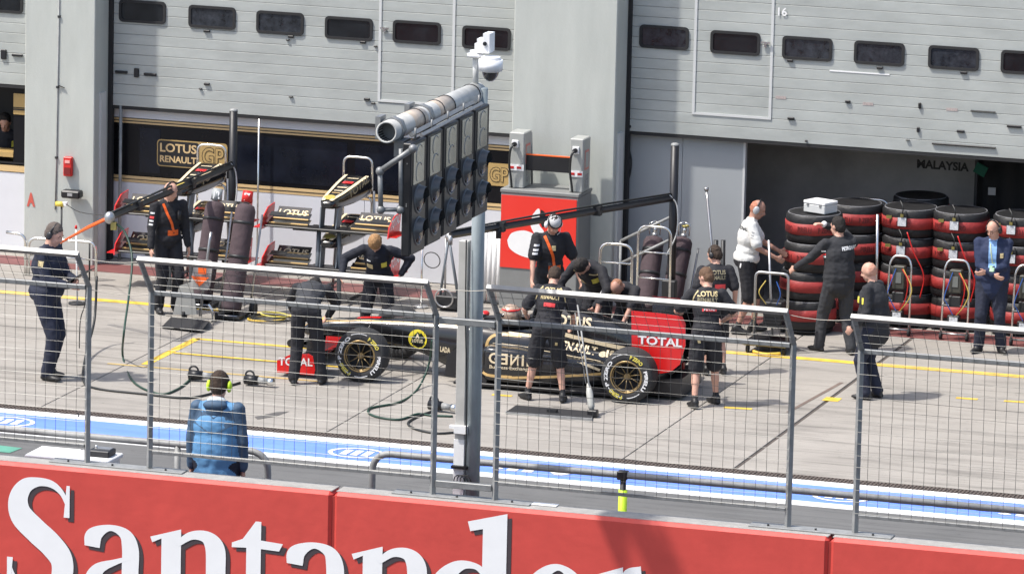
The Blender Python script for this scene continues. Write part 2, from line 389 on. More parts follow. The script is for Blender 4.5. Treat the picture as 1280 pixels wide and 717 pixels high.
door(XL1-.02, XD1, zm, [(178, 15), (265, 22), (350, 29), (436, 36), (521, 41), (608, 48)], 0,
     [((fx(475, 60), fx(567, 60)), F(475, 127, YD).z, 0)],
     [(152, 90, 16, 3), (171, 91, 6, 11), (188, 93, 16, 3), (259, 39, 8, 3), (259, 105, 7, 3), (251, 111, 4, 2), (364, 46, 7, 3), (360, 50, 4, 2), (454, 53, 7, 3), (470, 58, 4, 2), (364, 121, 5, 2), (459, 124, 7, 3), (467, 129, 5, 2)])
door(XM1-.02, 9.6, zr, [(830, 47), (919, 54), (1009, 61), (1099, 67), (1192, 73), (1283, 79)], 0,
     [((fx(869, 60), fx(965, 60)), F(869, 143, YD).z, 0), ((None, fx(782, 60)), 3.0, 0)],
     [(988, 76, 7, 3), (1100, 85, 7, 3), (1205, 91, 8, 3), (1060, 127, 6, 3), (989, 148, 8, 3), (1150, 132, 3, 7), (1148, 162, 3, 6), (1201, 164, 9, 3), (1268, 158, 17, 3), (1229, 139, 30, 1), (1205, 182, 76, 2), (1008, 176, 3, 2), (787, 158, 4, 3), (1135, 175, 5, 1)])
# silver wicket handles
for (px, py) in ((481, 35), (957, 53)):
    c = F(px, py, YD); MB().bb(c.x-.05, c.x+.07, YD-.05, YD-.03, c.z-.012, c.z+.012).bb(c.x-.01, c.x+.02, YD-.03, YD+.01, c.z-.06, c.z+.01).build('wicket_handle', M_chrome, bld)
c = F(978, 15, YD-.02); mb = MB(); text_at('16', (c.x-.06, YD-.016, c.z-.055), (.12, 0, 0), (0, 0, .11), mb=mb); mb.build('bay_number', M_white, bld)
for (px, py, wd) in ((976, 122, .14), (1085, 130, .14), (1190, 137, .15)):     # old faded stickers
    c = F(px, py, YD); MB().bb(c.x-wd/2, c.x+wd/2, YD-.004, YD+.001, c.z-.02, c.z+.02).build('faded_sticker', mat('faded_sticker', (.40, .34, .32), .7, var=.3, vs=40), bld)
MB().bb(fx(1037, 88), fx(1112, 92), YD-.006, YD+.001, F(1075, 91, YD).z-.008, F(1075, 91, YD).z+.008).build('scratch', M_white, bld)
# lintel shadow gap, garage ceilings and floors
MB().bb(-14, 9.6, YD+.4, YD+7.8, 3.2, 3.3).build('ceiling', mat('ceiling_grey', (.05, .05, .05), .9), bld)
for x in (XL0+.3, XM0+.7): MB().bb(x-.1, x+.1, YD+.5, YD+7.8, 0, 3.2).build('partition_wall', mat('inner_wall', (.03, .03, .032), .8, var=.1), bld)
# conduit on the left pillar, small fixings
p0 = F(74, -10, YP-.01); p1 = F(70.5, 200, YP-.01); p2 = F(69, 262, YP-.01)
MB().tube([p0, p1, p2], .009, 6).build('conduit', M_galvd, bld)
for (px, py) in ((74, 21), (72, 109), (70.5, 197)): 
    c = F(px, py, YP-.012); MB().box(c, (.035, .03, .03)).build('clip', M_dark, bld)
c = F(77, 108.5, YP-.02); MB().box(c, (.09, .02, .008), Matrix.Rotation(R(20), 3, 'Y')).build('clip', M_dark, bld)

# hoarding in the middle bay
def Z(px, py, y=YH): return F(px, py, y).z
hz = {k: (Z(150, a)+Z(600, b))/2 for k, (a, b) in dict(top=(146.5, 181), g1=(152, 187), b0=(155.5, 191), b1=(215, 250.5), g2=(218, 253.5), g3=(225.5, 262)).items()}
print(hz)
hb = thing('hoarding', 'black and gold garage screen with gold edged team logo above pale boards', 'hoarding', (XL1, YH, 0))
def band(name, z0, z1, m, y=YH, x0=XL1+.02, x1=XM0+.3, par=None): return MB().bb(x0, x1, y, y+.04, z0, z1).build(name, m, par or hb)
band('upper_board', hz['top']+.012, zm+.4, M_board); band('gold_stripe', hz['g1'], hz['top'], M_goldline, YH-.004)
band('black_panel', hz['g2']+.012, hz['g1'], M_gloss); band('gold_stripe', hz['g3'], hz['g2'], M_goldline, YH-.004)
MB().bb(XL1+.02, XM0+.3, YH-.008, YH, (hz['top']+hz['g1'])/2-.006, (hz['top']+hz['g1'])/2+.006).bb(XL1+.02, XM0+.3, YH-.008, YH, (hz['g3']+hz['g2'])/2-.006, (hz['g3']+hz['g2'])/2+.004).build('pin_line', M_black, hb)
for x0, x1 in ((XL1+.02, -5.9), (-5.895, -4.3), (-4.295, -2.7), (-2.695, XM0+.3)): MB().bb(x0, x1, YH, YH+.04, .01, hz['g3']-.004, bev=.003).build('lower_board', M_board, hb)
# darker and bluer reflections on the black board, put in as coloured sheets
for (pa, pb) in ((170, 196), (285, 430), (440, 600)):
    MB().bb(fx(pa, 190), fx(pb, 190), YH-.006, YH+.002, hz['g2']+.06, hz['g1']-.05).build('reflection_sheet', mat('blue_black_reflection', (.007, .009, .016), .2, var=.6, vs=2, spec=.3), hb)
def logo(xa, xb, za, zb, full=True):
    y = YH-.012
    xm = xa+(xb-xa)*.60
    def rrect(x0, x1, z0, z1, r, y, th=.02):
        mb = MB(); pts = []
        for (cx, cz, a0) in ((x1-r, z1-r, 0), (x0+r, z1-r, 90), (x0+r, z0+r, 180), (x1-r, z0+r, 270)):
            for i in range(5): a = R(a0+22.5*i); pts.append(Vector((cx+r*math.cos(a), y, cz+r*math.sin(a))))
        return pts
    MB().prism(rrect(xa, xb, za, zb, .05, y), (0, .012, 0)).build('logo_plate', M_gold, hb)
    if full:
        MB().prism(rrect(xa+.015, xm, za+.015, zb-.015, .04, y-.003), (0, .003, 0)).build('logo_field', M_black, hb)
        mb = MB(); H = zb-za
        text_at('LOTUS', (xa+.045, y-.005, za+H*.54), (xm-xa-.08, 0, 0), (0, 0, H*.33), bold=.025, mb=mb)
        text_at('RENAULT', (xa+.045, y-.005, za+H*.16), (xm-xa-.08, 0, 0), (0, 0, H*.25), bold=.03, mb=mb); mb.build('lettering', M_goldline, hb)
    H = zb-za; mb = MB(); text_at('GP', (xm+.04, y-.005, za+H*.16), (xb-xm-.08, 0, 0), (0, 0, H*.68), bold=.035, mb=mb); mb.build('lettering', M_black, hb)
    mb = MB(); text_at('GP', (xm+.05, y-.008, za+H*.185), (xb-xm-.10, 0, 0), (0, 0, H*.63), bold=.008, mb=mb); mb.build('lettering', M_gold, hb)
logo(fx(192, 190), fx(280, 190), Z(236, 210), Z(236, 176.5))
logo(fx(558, 220), fx(636, 220), Z(620, 232), Z(620, 204))
for px, m_, r_ in ((150, M_galvd, .022), (322.5, M_chrome, .014)):
    x = F(px, 240, YH-.12).x; MB().cyl((x, YH-.12, 0), (x, YH-.12, zm), r_, n=10).build('upright_pole', m_, hb)
# left bay
hl = thing('garage_counter', 'black and gold counter opening of the leftmost garage bay', 'counter', (XL0-1, YH, 0))
def lx(px): return F(px, 150, YH).x
MB().bb(-14, XL0+.1, YH, YH+.04, .01, Z(10, 215), bev=.003).build('front_board', M_board, hl)
MB().bb(-14, XL0+.1, YH-.01, YH+.03, Z(10, 214), Z(10, 206)).build('gold_stripe', M_goldline, hl)
MB().bb(-14, XL0+.1, YH-.02, YH+.5, Z(10, 204), Z(10, 202)).build('counter_top', M_black, hl)
MB().bb(-14, lx(17), YH-.01, YH+.3, Z(8, 196), Z(8, 190)).build('gold_shelf', M_gold, hl)
MB().bb(lx(17), XL0+.1, YH-.01, YH+.03, Z(22, 143), Z(22, 117)).build('gold_panel', M_gold, hl)
MB().bb(lx(17), XL0+.1, YH-.02, YH-.01, Z(22, 137.5), Z(22, 136)).bb(lx(17), XL0+.1, YH-.02, YH-.01, Z(22, 135), Z(22, 134)).build('pin_line', M_black, hl)
MB().bb(lx(17), XL0+.1, YH, YH+.03, Z(22, 204), Z(22, 144)).build('black_panel', M_gloss, hl)
MB().bb(-14, XL0+.1, YH+1.8, YH+1.85, 0, 3.1).build('dark_backing', M_black, hl)  # black sheet put in for the shade inside the bay
# right bay: pale partition, inside wall, lettering
pr = thing('partition_screen', 'plain grey screen closing the left part of the open garage bay', 'screen', (XM1, YH, 0))
xr = F(926, 300, YH).x
MB().bb(XM1, F(850, 300, YH).x, YH, YH+.05, .01, zr+.4, bev=.004).build('screen_panel', M_partition, pr)
MB().bb(F(850, 300, YH).x+.004, xr, YH, YH+.05, .01, zr+.4, bev=.004).build('screen_panel', M_partition, pr)
MB().bb(xr, xr+.03, YH-.01, YH+.08, .01, zr+.4).build('edge_strip', M_trim, pr)
MB().tube(spline([F(781, 170, YH-.04), F(789, 200, YH-.05), F(785, 226, YH-.06), F(777, 236, YH-.05)], 6), .012, 6).build('hanging_cable', M_hose, pr)
gi = thing('garage_back_wall', 'dark grey rear garage wall lettered with black capitals', 'wall', (4, YD+2.6, 0))
MB().bb(xr-2, 12, YD+2.6, YD+2.7, 0, 3.2).build('rear_panel', mat('inner_panel', (.42, .41, .40), .7, var=.35, vs=.9), gi)
a = F(1146, 211, YD+2.59); b = F(1211, 214, YD+2.59); mb = MB()
text_at('MALAYSIA', (a.x, YD+2.594, a.z+.01), (b.x-a.x, 0, 0), (0, 0, .12), bold=.04, mb=mb); mb.build('lettering', M_black, gi)
bc = thing('black_rack', 'tall black covered rack at the right edge inside the dark garage', 'rack', (F(1250, 300, YD+1.6).x, YD+1.7, 0))
x0 = F(1217, 260, YD+1.6).x
rb = MB(); n = 26
ring = []
for j, z in enumerate((0, .4, .9, 1.4, 1.9, 2.35, 2.5)):
    ring.append([Vector((x0+i*.08+ .02*math.sin(j*2.1+i), YD+1.6+.05*math.sin(i*1.9+j*.4), z)) for i in range(n)])
rb.loft(ring, caps=False, closed=False); rb.build('cover', mat('black_fabric', (.012, .012, .013), .9, var=.3, vs=6), bc)
rb = MB().bb(x0+.02, x0+.06, YD+1.5, YD+1.55, 0, 2.5).bb(x0+1.4, x0+1.44, YD+1.5, YD+1.55, 0, 2.5).bb(x0, x0+1.6, YD+1.5, YD+1.55, 2.46, 2.5); rb.build('rack_frame', M_dark, bc)
c = F(1240, 239, YD+1.5); MB().box(c, (.10, .02, .10)).build('label_card', mat('dim_card', (.35, .35, .36), .6), bc)
c = F(1226, 212, YD+1.5); MB().box(c, (.16, .03, .14), Matrix.Rotation(R(25), 3, 'Y')).build('green_flap', mat('green_cloth', (.01, .10, .06), .8), bc)
# fixtures on the left pillar
fa = thing('fire_alarm_box', 'small red alarm box with a dark lower half on the left pillar', 'alarm box', F(85, 208, YP))
c = F(85.5, 208, YP-.03); MB().bb(c.x-.06, c.x+.06, YP-.07, YP, c.z-.13, c.z+.13, bev=.008).build('case', M_red, fa)
MB().bb(c.x-.045, c.x+.045, YP-.078, YP-.068, c.z-.10, c.z-.01).build('lower_plate', mat('dark_red', (.18, .01, .01), .5), fa)
MB().bb(c.x-.035, c.x+.035, YP-.078, YP-.068, c.z+.05, c.z+.09).build('upper_plate', mat('pink_plate', (.75, .35, .32), .5), fa)
c = F(38.5, 250, YP-.01); mb = MB(); text_at('A', (c.x-.06, YP-.006, c.z-.09), (.12, 0, 0), (0, 0, .19), bold=.05, mb=mb); o = mb.build('letter_sign', mat('sign_red', (.55, .10, .07), .6)); tag(o, 'red capital letter A fixed low on the left pillar', 'sign')
wl = thing('wall_spotlight', 'black wide wall lamp with white mark on the left pillar', 'wall lamp', F(93, 243, YP))
c = F(92, 242, YP-.1); MB().bb(c.x-.15, c.x+.12, YP-.2, YP-.04, c.z-.055, c.z+.05, bev=.02).build('housing', M_black, wl)
MB().bb(c.x-.02, c.x+.02, YP-.05, YP, c.z-.03, c.z+.03).build('bracket', M_dark, wl)
MB().bb(c.x-.05, c.x+.02, YP-.205, YP-.198, c.z-.02, c.z+.02).build('emblem', mat('grey_print', (.3, .3, .3), .5), wl)
# ============================================================ PIT WALL, FENCE, RAILS, GANTRY
# the red wall blocks with the big lettering
def glyph_ribbon(pts, ws, n=10):
    """stroke through pts with full widths ws -> closed outline (2-D)"""
    P3 = [Vector((p[0], p[1], w_)) for p, w_ in zip(pts, ws)]
    S = spline(P3, n) if len(pts) > 2 else P3
    L_, R_ = [], []
    for i, p in enumerate(S):
        t = Vector((S[min(i+1, len(S)-1)].x-S[max(i-1, 0)].x, S[min(i+1, len(S)-1)].y-S[max(i-1, 0)].y)).normalized(); nn = Vector((-t.y, t.x))*p.z/2
        L_.append((p.x+nn.x, p.y+nn.y)); R_.append((p.x-nn.x, p.y-nn.y))
    return [('rib', L_, R_)]
def poly2(*pts): return [('poly', pts)]
def A_letter():   # box width ~.62, x-height 1
    s = glyph_ribbon([(.075, .70), (.10, .86), (.27, .965), (.44, .90), (.50, .72), (.50, .40), (.50, .12)], [.17, .18, .08, .14, .185, .185, .185])
    s += glyph_ribbon([(.50, .60), (.34, .53), (.15, .42), (.09, .25), (.16, .08), (.30, .06), (.47, .17)], [.05, .07, .14, .19, .16, .10, .05])
    s += glyph_ribbon([(.50, .16), (.56, .05), (.66, .06)], [.16, .10, .04]); return s
def N_letter(): 
    s = poly2((0, .87), (.30, 1.0), (.30, 0), (.11, 0), (.11, .86), (.02, .80))
    s += poly2((.03, .05), (.38, .05), (.38, 0), (.03, 0))
    s += glyph_ribbon([(.26, .80), (.40, .93), (.55, .93), (.63, .80), (.64, .50), (.64, .0)], [.06, .10, .155, .19, .19, .19])
    s += poly2((.46, .05), (.80, .05), (.80, 0), (.46, 0)); return s
def T_letter():
    return poly2((.0, .92), (.12, .98), (.26, 1.22), (.32, 1.22), (.32, .98), (.56, .96), (.52, .86), (.32, .87), (.32, .2), (.16, .2), (.16, .87), (.0, .86)) + glyph_ribbon([(.24, .25), (.28, .06), (.42, .04), (.52, .13)], [.165, .14, .10, .03])
def D_letter():
    s = poly2((.30, 1.50), (.61, 1.64), (.61, 0), (.42, .0), (.42, 1.42), (.32, 1.38))
    s += glyph_ribbon([(.46, .80), (.38, .93), (.24, .93), (.12, .75), (.09, .48), (.13, .2), (.26, .05), (.46, .13)], [.05, .07, .12, .16, .18, .16, .12, .05]); return s
def E_letter():
    return glyph_ribbon([(.14, .56), (.35, .56), (.54, .56)], [.06, .06, .06]) + glyph_ribbon([(.55, .58), (.52, .82), (.38, .95), (.24, .90), (.11, .72), (.09, .45), (.15, .18), (.32, .06), (.55, .20)], [.08, .13, .08, .12, .16, .18, .16, .11, .04])
def R_letter():
    return poly2((0, .87), (.30, 1.0), (.30, 0), (.11, 0), (.11, .86), (.02, .80)) + glyph_ribbon([(.26, .76), (.36, .93), (.50, .95)], [.05, .10, .17])
def S_letter():   # cap height 1.0 unit box .62
    s = glyph_ribbon([(.60, .80), (.545, .90), (.45, .965), (.32, .975), (.20, .93), (.135, .82), (.16, .69), (.30, .57), (.45, .46), (.55, .34), (.54, .18), (.42, .05), (.27, .025), (.14, .09), (.075, .2), (.05, .28)],
                     [.03, .045, .06, .075, .13, .18, .21, .215, .215, .21, .19, .13, .075, .06, .045, .03])
    s += poly2((.565, .70), (.62, .70), (.62, .965), (.59, .965)); s += poly2((.03, .02), (.06, .02), (.085, .33), (.03, .33)); return s
pw = thing('pit_wall', 'red concrete pit wall with giant white serif lettering in the foreground', 'wall', (2, YW0, 0))
def wall_pos(px, py): return F(px, py, YW0)
joints = [wall_pos(415, 660).x-5.62*2, wall_pos(415, 660).x-5.62, wall_pos(415, 660).x, wall_pos(1036, 690).x]
joints += [joints[-1]+5.6]
print('joints', joints)
for i in range(len(joints)-1):
    x0, x1 = joints[i]+.012, joints[i+1]-.012
    MB().bb(x0, x1, YW0, YW1, -.6, ZW-.012, bev=.035).build('wall_block', M_wallred, pw)
    MB().bb(x0+.01, x1-.01, YW0+.055, YW1-.01, ZW-.02, ZW-.004, bev=.004).build('coping', M_conc, pw)
MB().bb(joints[0], joints[-1], YW0+.03, YW1-.02, -.6, ZW-.06).build('joint_filler', mat('joint_dark_red', (.30, .025, .02), .8), pw)
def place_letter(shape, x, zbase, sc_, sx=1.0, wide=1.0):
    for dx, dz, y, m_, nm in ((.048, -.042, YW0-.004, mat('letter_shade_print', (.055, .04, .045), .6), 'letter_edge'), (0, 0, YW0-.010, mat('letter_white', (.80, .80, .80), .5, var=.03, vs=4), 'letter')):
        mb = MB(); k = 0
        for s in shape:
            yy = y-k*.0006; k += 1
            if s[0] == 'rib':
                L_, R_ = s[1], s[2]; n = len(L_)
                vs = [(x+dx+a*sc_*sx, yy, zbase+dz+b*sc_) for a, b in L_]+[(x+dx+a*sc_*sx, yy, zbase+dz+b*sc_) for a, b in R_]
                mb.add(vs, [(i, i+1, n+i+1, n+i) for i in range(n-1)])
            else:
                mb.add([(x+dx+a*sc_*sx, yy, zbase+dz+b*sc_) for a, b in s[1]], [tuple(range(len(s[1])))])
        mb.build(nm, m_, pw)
def wp(px, py): p = wall_pos(px, py); return p
XH = .83; S_ = wp(88, 640); s0 = wp(10, 640); sx = (S_.x-s0.x)/.60
cap = wp(50, 598).z-wp(50, 740).z+.02
zb = wp(50, 598).z-1.30*1.0
place_letter(S_letter(), s0.x-.03*1.3, zb, 1.30, ((wp(89, 640).x-s0.x)/.6)/1.30)
zx = wp(145, 656).z; zbase = zx-XH*1.0
def put(fn, pxa, pxb, ytop, wunits, top=1.0):
    xa, xb = wp(pxa, 690).x, wp(pxb, 690).x; zt = wp((pxa+pxb)/2, ytop).z
    place_letter(fn(), xa, zt-top*XH, XH, ((xb-xa)/wunits)/XH)
put(A_letter, 107, 171+8, 656, .64)
put(N_letter, 188, 275+16, 662, .80)
put(T_letter, 290, 355, 651, .57, 1.22)
put(A_letter, 360, 428+8, 678, .64)
put(N_letter, 440, 527+16, 683.5, .80)
put(D_letter, 552-15, 632, 637, .60, 1.64)
put(E_letter, 657, 728, 703, .60)
put(R_letter, 745, 812, 708, .58)

# mesh fence on the wall, cranked towards the track
YF = YW1+.02-.10
HP = 1.90; CR = .42      # straight part, crank
def fence(xa, xb, label, first=False, last=False):
    f = thing('mesh_fence', label, 'fence panel', ((xa+xb)/2, YF, ZW), 0, 'cranked wire mesh fence panels on the pit wall')
    H1 = HP; top = (YF-.36, ZW+H1+.40)
    for x in (xa, xb):
        MB().tube([(x, YF, ZW), (x, YF, ZW+H1), (x, top[0], top[1])], .034, 4).build('post', M_galvd, f)
    r = MB()
    r.box(((xa+xb)/2, top[0], top[1]), (xb-xa+.05, .05, .05), Matrix.Rotation(R(45), 3, 'X')); r.build('top_rail', mat('bright_galvanised', (.33, .33, .32), .5, .3, var=.15, vs=10), f)
    MB().bb(xa+.03, xb-.03, YF-.03, YF+.01, ZW+H1-.035, ZW+H1+.015, bev=.006).build('middle_rail', M_galv, f)
    MB().bb(xa+.03, xb-.03, YF-.02, YF+.01, ZW+.17, ZW+.205, bev=.004).build('bottom_rail', M_galv, f)
    # mesh
    wv = MB(); n = int((xb-xa)/.115); rw = .0024
    for i in range(1, n):
        x = xa+(xb-xa)*i/n; j_ = lambda q=.005: random.uniform(-q, q); wv.tube([(x+j_(), YF-.035, ZW+.19)]+[(x+j_(), YF-.035+j_(.007), ZW+H1*t) for t in (.3, .5, .7, .85)]+[(x+j_(), YF-.035, ZW+H1), (x+j_(.008), top[0]-.02, top[1])], rw, 4, caps=False)
    wv.build('upright_wires', M_wire, f)['kind'] = 'stuff'
    wh = MB(); k = 14
    for j in range(k):
        z = ZW+.22+(H1-.22)*j/k
        sg = random.uniform(0, .012); wh.tube([(xa+(xb-xa)*t/12, YF-.042+random.uniform(-.005, .005), z-sg*4*(t/12)*(1-t/12)+random.uniform(-.003, .003)) for t in range(13)], rw, 4, caps=False)
    for j in range(1, 4):
        t = j/4; wh.tube([(xa, YF-.042+(top[0]-YF)*t, ZW+H1+.40*t), (xb, YF-.042+(top[0]-YF)*t, ZW+H1+.40*t)], rw, 4, caps=False)
    wh.build('level_wires', M_wire, f)['kind'] = 'stuff'
    MB().bb(xa-1.1, xa+.4, YF-.10, YF+.08, ZW-.003, ZW+.012, bev=.003).build('base_plate', M_galvd, f)
    for x in (xa-.9, xa-.4, xa+.2): MB().cyl((x, YF-.05, ZW+.01), (x, YF-.05, ZW+.03), .012, n=8).build('bolt', M_dark, f)
    return f
px_ = lambda px, py: F(px, py, YF).x
f1 = (px_(187, 580), px_(541, 610)); f2 = (px_(619, 615), px_(985, 648)); f3 = (px_(1069, 657), px_(1069, 657)+3.3); f0 = (px_(109, 573)-3.25, px_(109, 573))
fence(*f0, 'mesh fence panel at the far left, in front of the man with the clipboard')
fence(*f1, 'mesh fence panel behind which the man in the blue jacket stands')
fence(*f2, 'mesh fence panel right of the light mast, in front of the car tail')
fence(*f3, 'mesh fence panel at the right edge, beyond the bald man')
for z_, lb in ((ZW+HP-.05, 'upper level bar joining two fence posts across the light mast'), (ZW+.13, 'lower level bar joining two fence posts across the light mast')):
    tag(MB().bb(f1[1]+.035, f2[0]-.035, YF-.03, YF+.03, z_-.035, z_+.035, bev=.006).build('cross_bar', M_galv), lb, 'fence bar', 'level bars between two fence posts')
for k, (a, b) in enumerate(((f0[1], f1[0]), (f1[1], f2[0]), (f2[1], f3[0]))):
    for z, y, w_ in ((ZW+HP+.37, YF-.33, 'upper'), (ZW+HP-.03, YF, 'lower')):
        pts = [(a+(b-a)*t, y, z-.03*4*t*(1-t)) for t in (0, .25, .5, .75, 1)]
        o = MB().tube(pts, .004, 5).build('tension_wire', mat('wire_bright', (.22, .21, .19), .5, .4)); tag(o, w_+' tension wire '+['between the two leftmost fence posts', 'crossing the light mast', 'left of the bald man'][k], 'wire', 'tension wires between fence panels')
# guard rails behind the wall
def rail(name, path, posts, label, r=.038, grp='tube guard rails behind the pit wall'):
    t = thing(name, label, 'guard rail', path[0], 0, grp)
    MB().tube(arcpts(path, .22, 6), r, 10).build('rail_tube', M_galvd, t)
    for p in posts: MB().cyl((p[0], p[1], 0), p, r*.9, n=10).build('post', M_galvd, t)
    return t
YR = -8.95; zr1 = F(300, 562, YR).z; zr0 = F(0, 543, YR).z; print('rail z', zr0, zr1, F(600, 577, YR).z, F(1280, 622, YR+1).z)
zq = zr1
rail('guard_rail', [(F(335, 575, YR).x, YR, 0), (F(335, 575, YR).x, YR, zq), (-16, YR, zq)], [(F(222, 555, YR).x, YR, zq), (-5, YR, zq)], 'grey guard rail ending in a bend beside the blue jacketed man')
zq2 = F(600, 577, YR).z
rr_ = rail('guard_rail', [(F(465, 600, YR).x, YR, 0), (F(465, 600, YR).x, YR, zq2), (13, YR, zq2)], [(9.6, YR, zq2)], 'long grey guard rail starting with a bend left of the light mast')
xp = F(779, 600, YR).x
o = MB().cyl((xp, YR, 0), (xp, YR, zq2), .032, n=10).build('post', M_dark, rr_); 
MB().cyl((xp, YR, .10), (xp, YR, zq2-.16), .048, n=12).build('marker_sleeve', M_hiviz, rr_)
MB().bb(xp-.06, xp+.05, YR-.05, YR+.05, zq2-.05, zq2+.045, bev=.01).build('clamp', M_black, rr_)

# start light gantry
YG = -9.55
gx = F(591, 600, YG).x; zt = F(598, 112, YG).z; print('mast top', zt, gx)
gt = thing('light_gantry', 'tall galvanised mast carrying a thick pipe arm out over the wall', 'gantry', (gx, YG, 0))
MB().tube([(gx, YG, 0), (gx, YG, 3.4), (gx, YG, zt+.02)], .10, 20, rs=[.074, .070, .068]).build('mast', mat('mast_steel', (.30, .345, .36), .5, .15, var=.3, vs=5, stretch=(1, 1, .3)), gt)
pa = Vector((gx+.0, YG+.10, zt)); 
# arm: towards the track, dropping slightly in view
def armpt(px, py, dy):  return F(px, py, YG+dy)
pb = F(483, 165.5, YG-3.6); pb0 = F(592, 117, YG)
pa = Vector((pb0.x, YG+.08, pb0.z)); print('arm', pa, pb)
M_arm = mat('arm_grey', (.50, .50, .475), .75, .0, var=.2, vs=6)
mb = MB(); d = (pb-pa).normalized(); n = 22; u = d.orthogonal().normalized(); v = d.cross(u)
rings = []
for (p, r_) in ((pa, .108), (pa+(pb-pa)*.5, .108), (pb, .108), (pb, .090), (pb-d*.5, .090)):
    rings.append([p+(u*math.cos(2*math.pi*i/n)+v*math.sin(2*math.pi*i/n))*r_ for i in range(n)])
mb.loft(rings, caps=True); arm = mb.build('pipe_arm', M_arm, gt); MB().cyl(pb-d*.01, pb-d*.5, .0895, n=22, caps=False).build('bore', M_black, arm)  # inside coloured black for the shade in the hollow pipe
MB().ell(pa, (.110, .110, .110), 16, 10).build('elbow', M_arm, gt)
for t_, r_ in ((.07, .110), (.36, .111), (.48, .111), (.70, .111)):
    MB().torus(pa+(pb-pa)*t_, d, r_, .008, 20, 6).build('strap', M_dark, gt)
mb = MB().cyl(pa+(pb-pa)*.36, pa+(pb-pa)*.52, .1092, n=22); mb.build('worn_patch', mat('peach_wear', (.50, .42, .34), .5, .1, var=.25, vs=9), gt)
mb = MB().cyl(pa+(pb-pa)*.66, pa+(pb-pa)*.80, .1094, n=22); mb.build('worn_patch', mat('peach_wear', (.50, .42, .34), .5), gt)
for t_ in (.62, .93):   # clamps
    p = pa+(pb-pa)*t_; rot = Matrix((u, d, v)).transposed()
    MB().cyl(p-d*.06, p+d*.06, .128, n=8).build('clamp', M_galv, gt)
    MB().box(p-Vector((-.10, 0, .17)), (.10, .22, .16)).build('bracket', M_galv, gt); MB().box(p+Vector((-.13, 0, .02)), (.05, .18, .22)).build('bracket', M_galv, gt)
# sub frame under the arm carrying the lights
A5 = F(584, 137, YG-.85)+Vector((.05, .235, 0)); A1 = F(503.5, 179, YG-3.60)+Vector((.05, .235, 0))
dl = (A1-A5); print('lights', A5, A1)
mb = MB().tube([A5+Vector((-.04, -.1, .05)), A1+Vector((-.04, 0, .05))], .03, 4).tube([A5+Vector((.06, -.1, .05)), A1+Vector((.06, 0, .05))], .022, 4); mb.build('sub_frame', M_galv, gt)
# little side ladder bracket at the front panel
q = [F(516, 186, YG-3.7), F(475, 214, YG-3.7), F(476, 262, YG-3.7), F(500, 262, YG-3.6)]
MB().tube([q[0], q[1]], .028, 8).tube([q[1], q[2]], .026, 8).tube([q[2], q[3]], .022, 8).tube([F(501, 262, YG-3.6), F(501, 186, YG-3.6)], .022, 8).build('side_bracket', M_galv, gt)
for k in (0, 1, 2, 3): MB().ell(q[k], (.045, .045, .045), 10, 6).build('joint', M_galv, gt)
# five signal light units
M_face = mat('signal_face_reflection', (.62, .62, .58), .2, .9, var=.12, vs=3)  # silver colour stands in for a reflection on the dark upper face
def signal(i):
    t = i/4; top = A1+(A5-A1)*t; bot_px = (506+ (590-506)*t, 308+(262-308)*t)
    H = 1.12; wd = .47; th = .09
    y0 = top.y-wd*.5; x0 = top.x-.05
    names = ['first and nearest of the five black signal units under the pipe arm', 'second of the five black signal units counted from the track end', 'middle one of the five black signal units under the pipe arm', 'fourth of the five black signal units counted from the track end', 'last of the five black signal units, close to the mast']
    s = thing('signal_unit', names[i], 'signal light', (x0, y0+wd/2, top.z-H), 0, 'start signal units hung under the gantry arm')
    z1 = top.z; z0 = z1-H
    MB().bb(x0, x0+th, y0, y0+wd, z0, z1, bev=.01).build('housing', M_black, s)
    MB().bb(x0+th, x0+th+.008, y0+.06, y0+wd-.09, z0+.70, z1-.03).build('face_plate', M_face, s)
    MB().bb(x0+th, x0+th+.007, y0+.03, y0+wd-.03, z0+.02, z0+.695).build('face_plate', mat('signal_face_dark', (.05, .05, .052), .35, .2, var=.3), s)
    for k, zc in enumerate((z0+.22, z0+.54)):
        c = Vector((x0+th, y0+wd/2, zc)); rr = .125
        # hood: open tube cut away below
        mb = MB(); n = 14; rg = []
        for (e, r_, dz) in ((0, rr*1.1, 0), (.035, rr*1.02, .005), (.085, rr*.82, .02)):
            rg.append([c+Vector((e*(1.0 if math.sin(a) > -.1 else .55), math.cos(a)*r_, math.sin(a)*r_+dz)) for a in [R(-40+260*j/(n-1)) for j in range(n)]])
        mb.loft(rg, caps=False, closed=False); h = mb.build('hood', mat('hood_grey', (.11, .115, .12), .35, .2, var=.3), s)
        MB().ell(c+Vector((.01, 0, 0)), (.04, rr*.95, rr*.95), 16, 8).build('lens', mat('lens_dark', (.03, .03, .033), .2, .3, coat=.3), s)
        MB().torus(c+Vector((.006, 0, 0)), (1, 0, 0), rr*1.08, .014, 20, 6).build('lens_ring', mat('hood_grey', (.075, .08, .085)), s)
    for zc in (z0+.80, z1-.14): MB().torus((x0+th+.008, y0+wd/2, zc), (1, 0, 0), .10, .006, 18, 5, a0=0, a1=math.pi).build('reflector_rim', M_galvd, s)
    mb = MB()
    for z in (z0+.5, z0+.52, z1-.2): mb.box((x0+.05, y0-.003, z), (.012, .006, .012))
    mb.cyl((x0+.05, y0+wd*.5, z1), (x0+.05, y0+wd*.5, z1+.12), .012, n=6); mb.build('hanger', M_galv, s)
for i in range(5): signal(i)
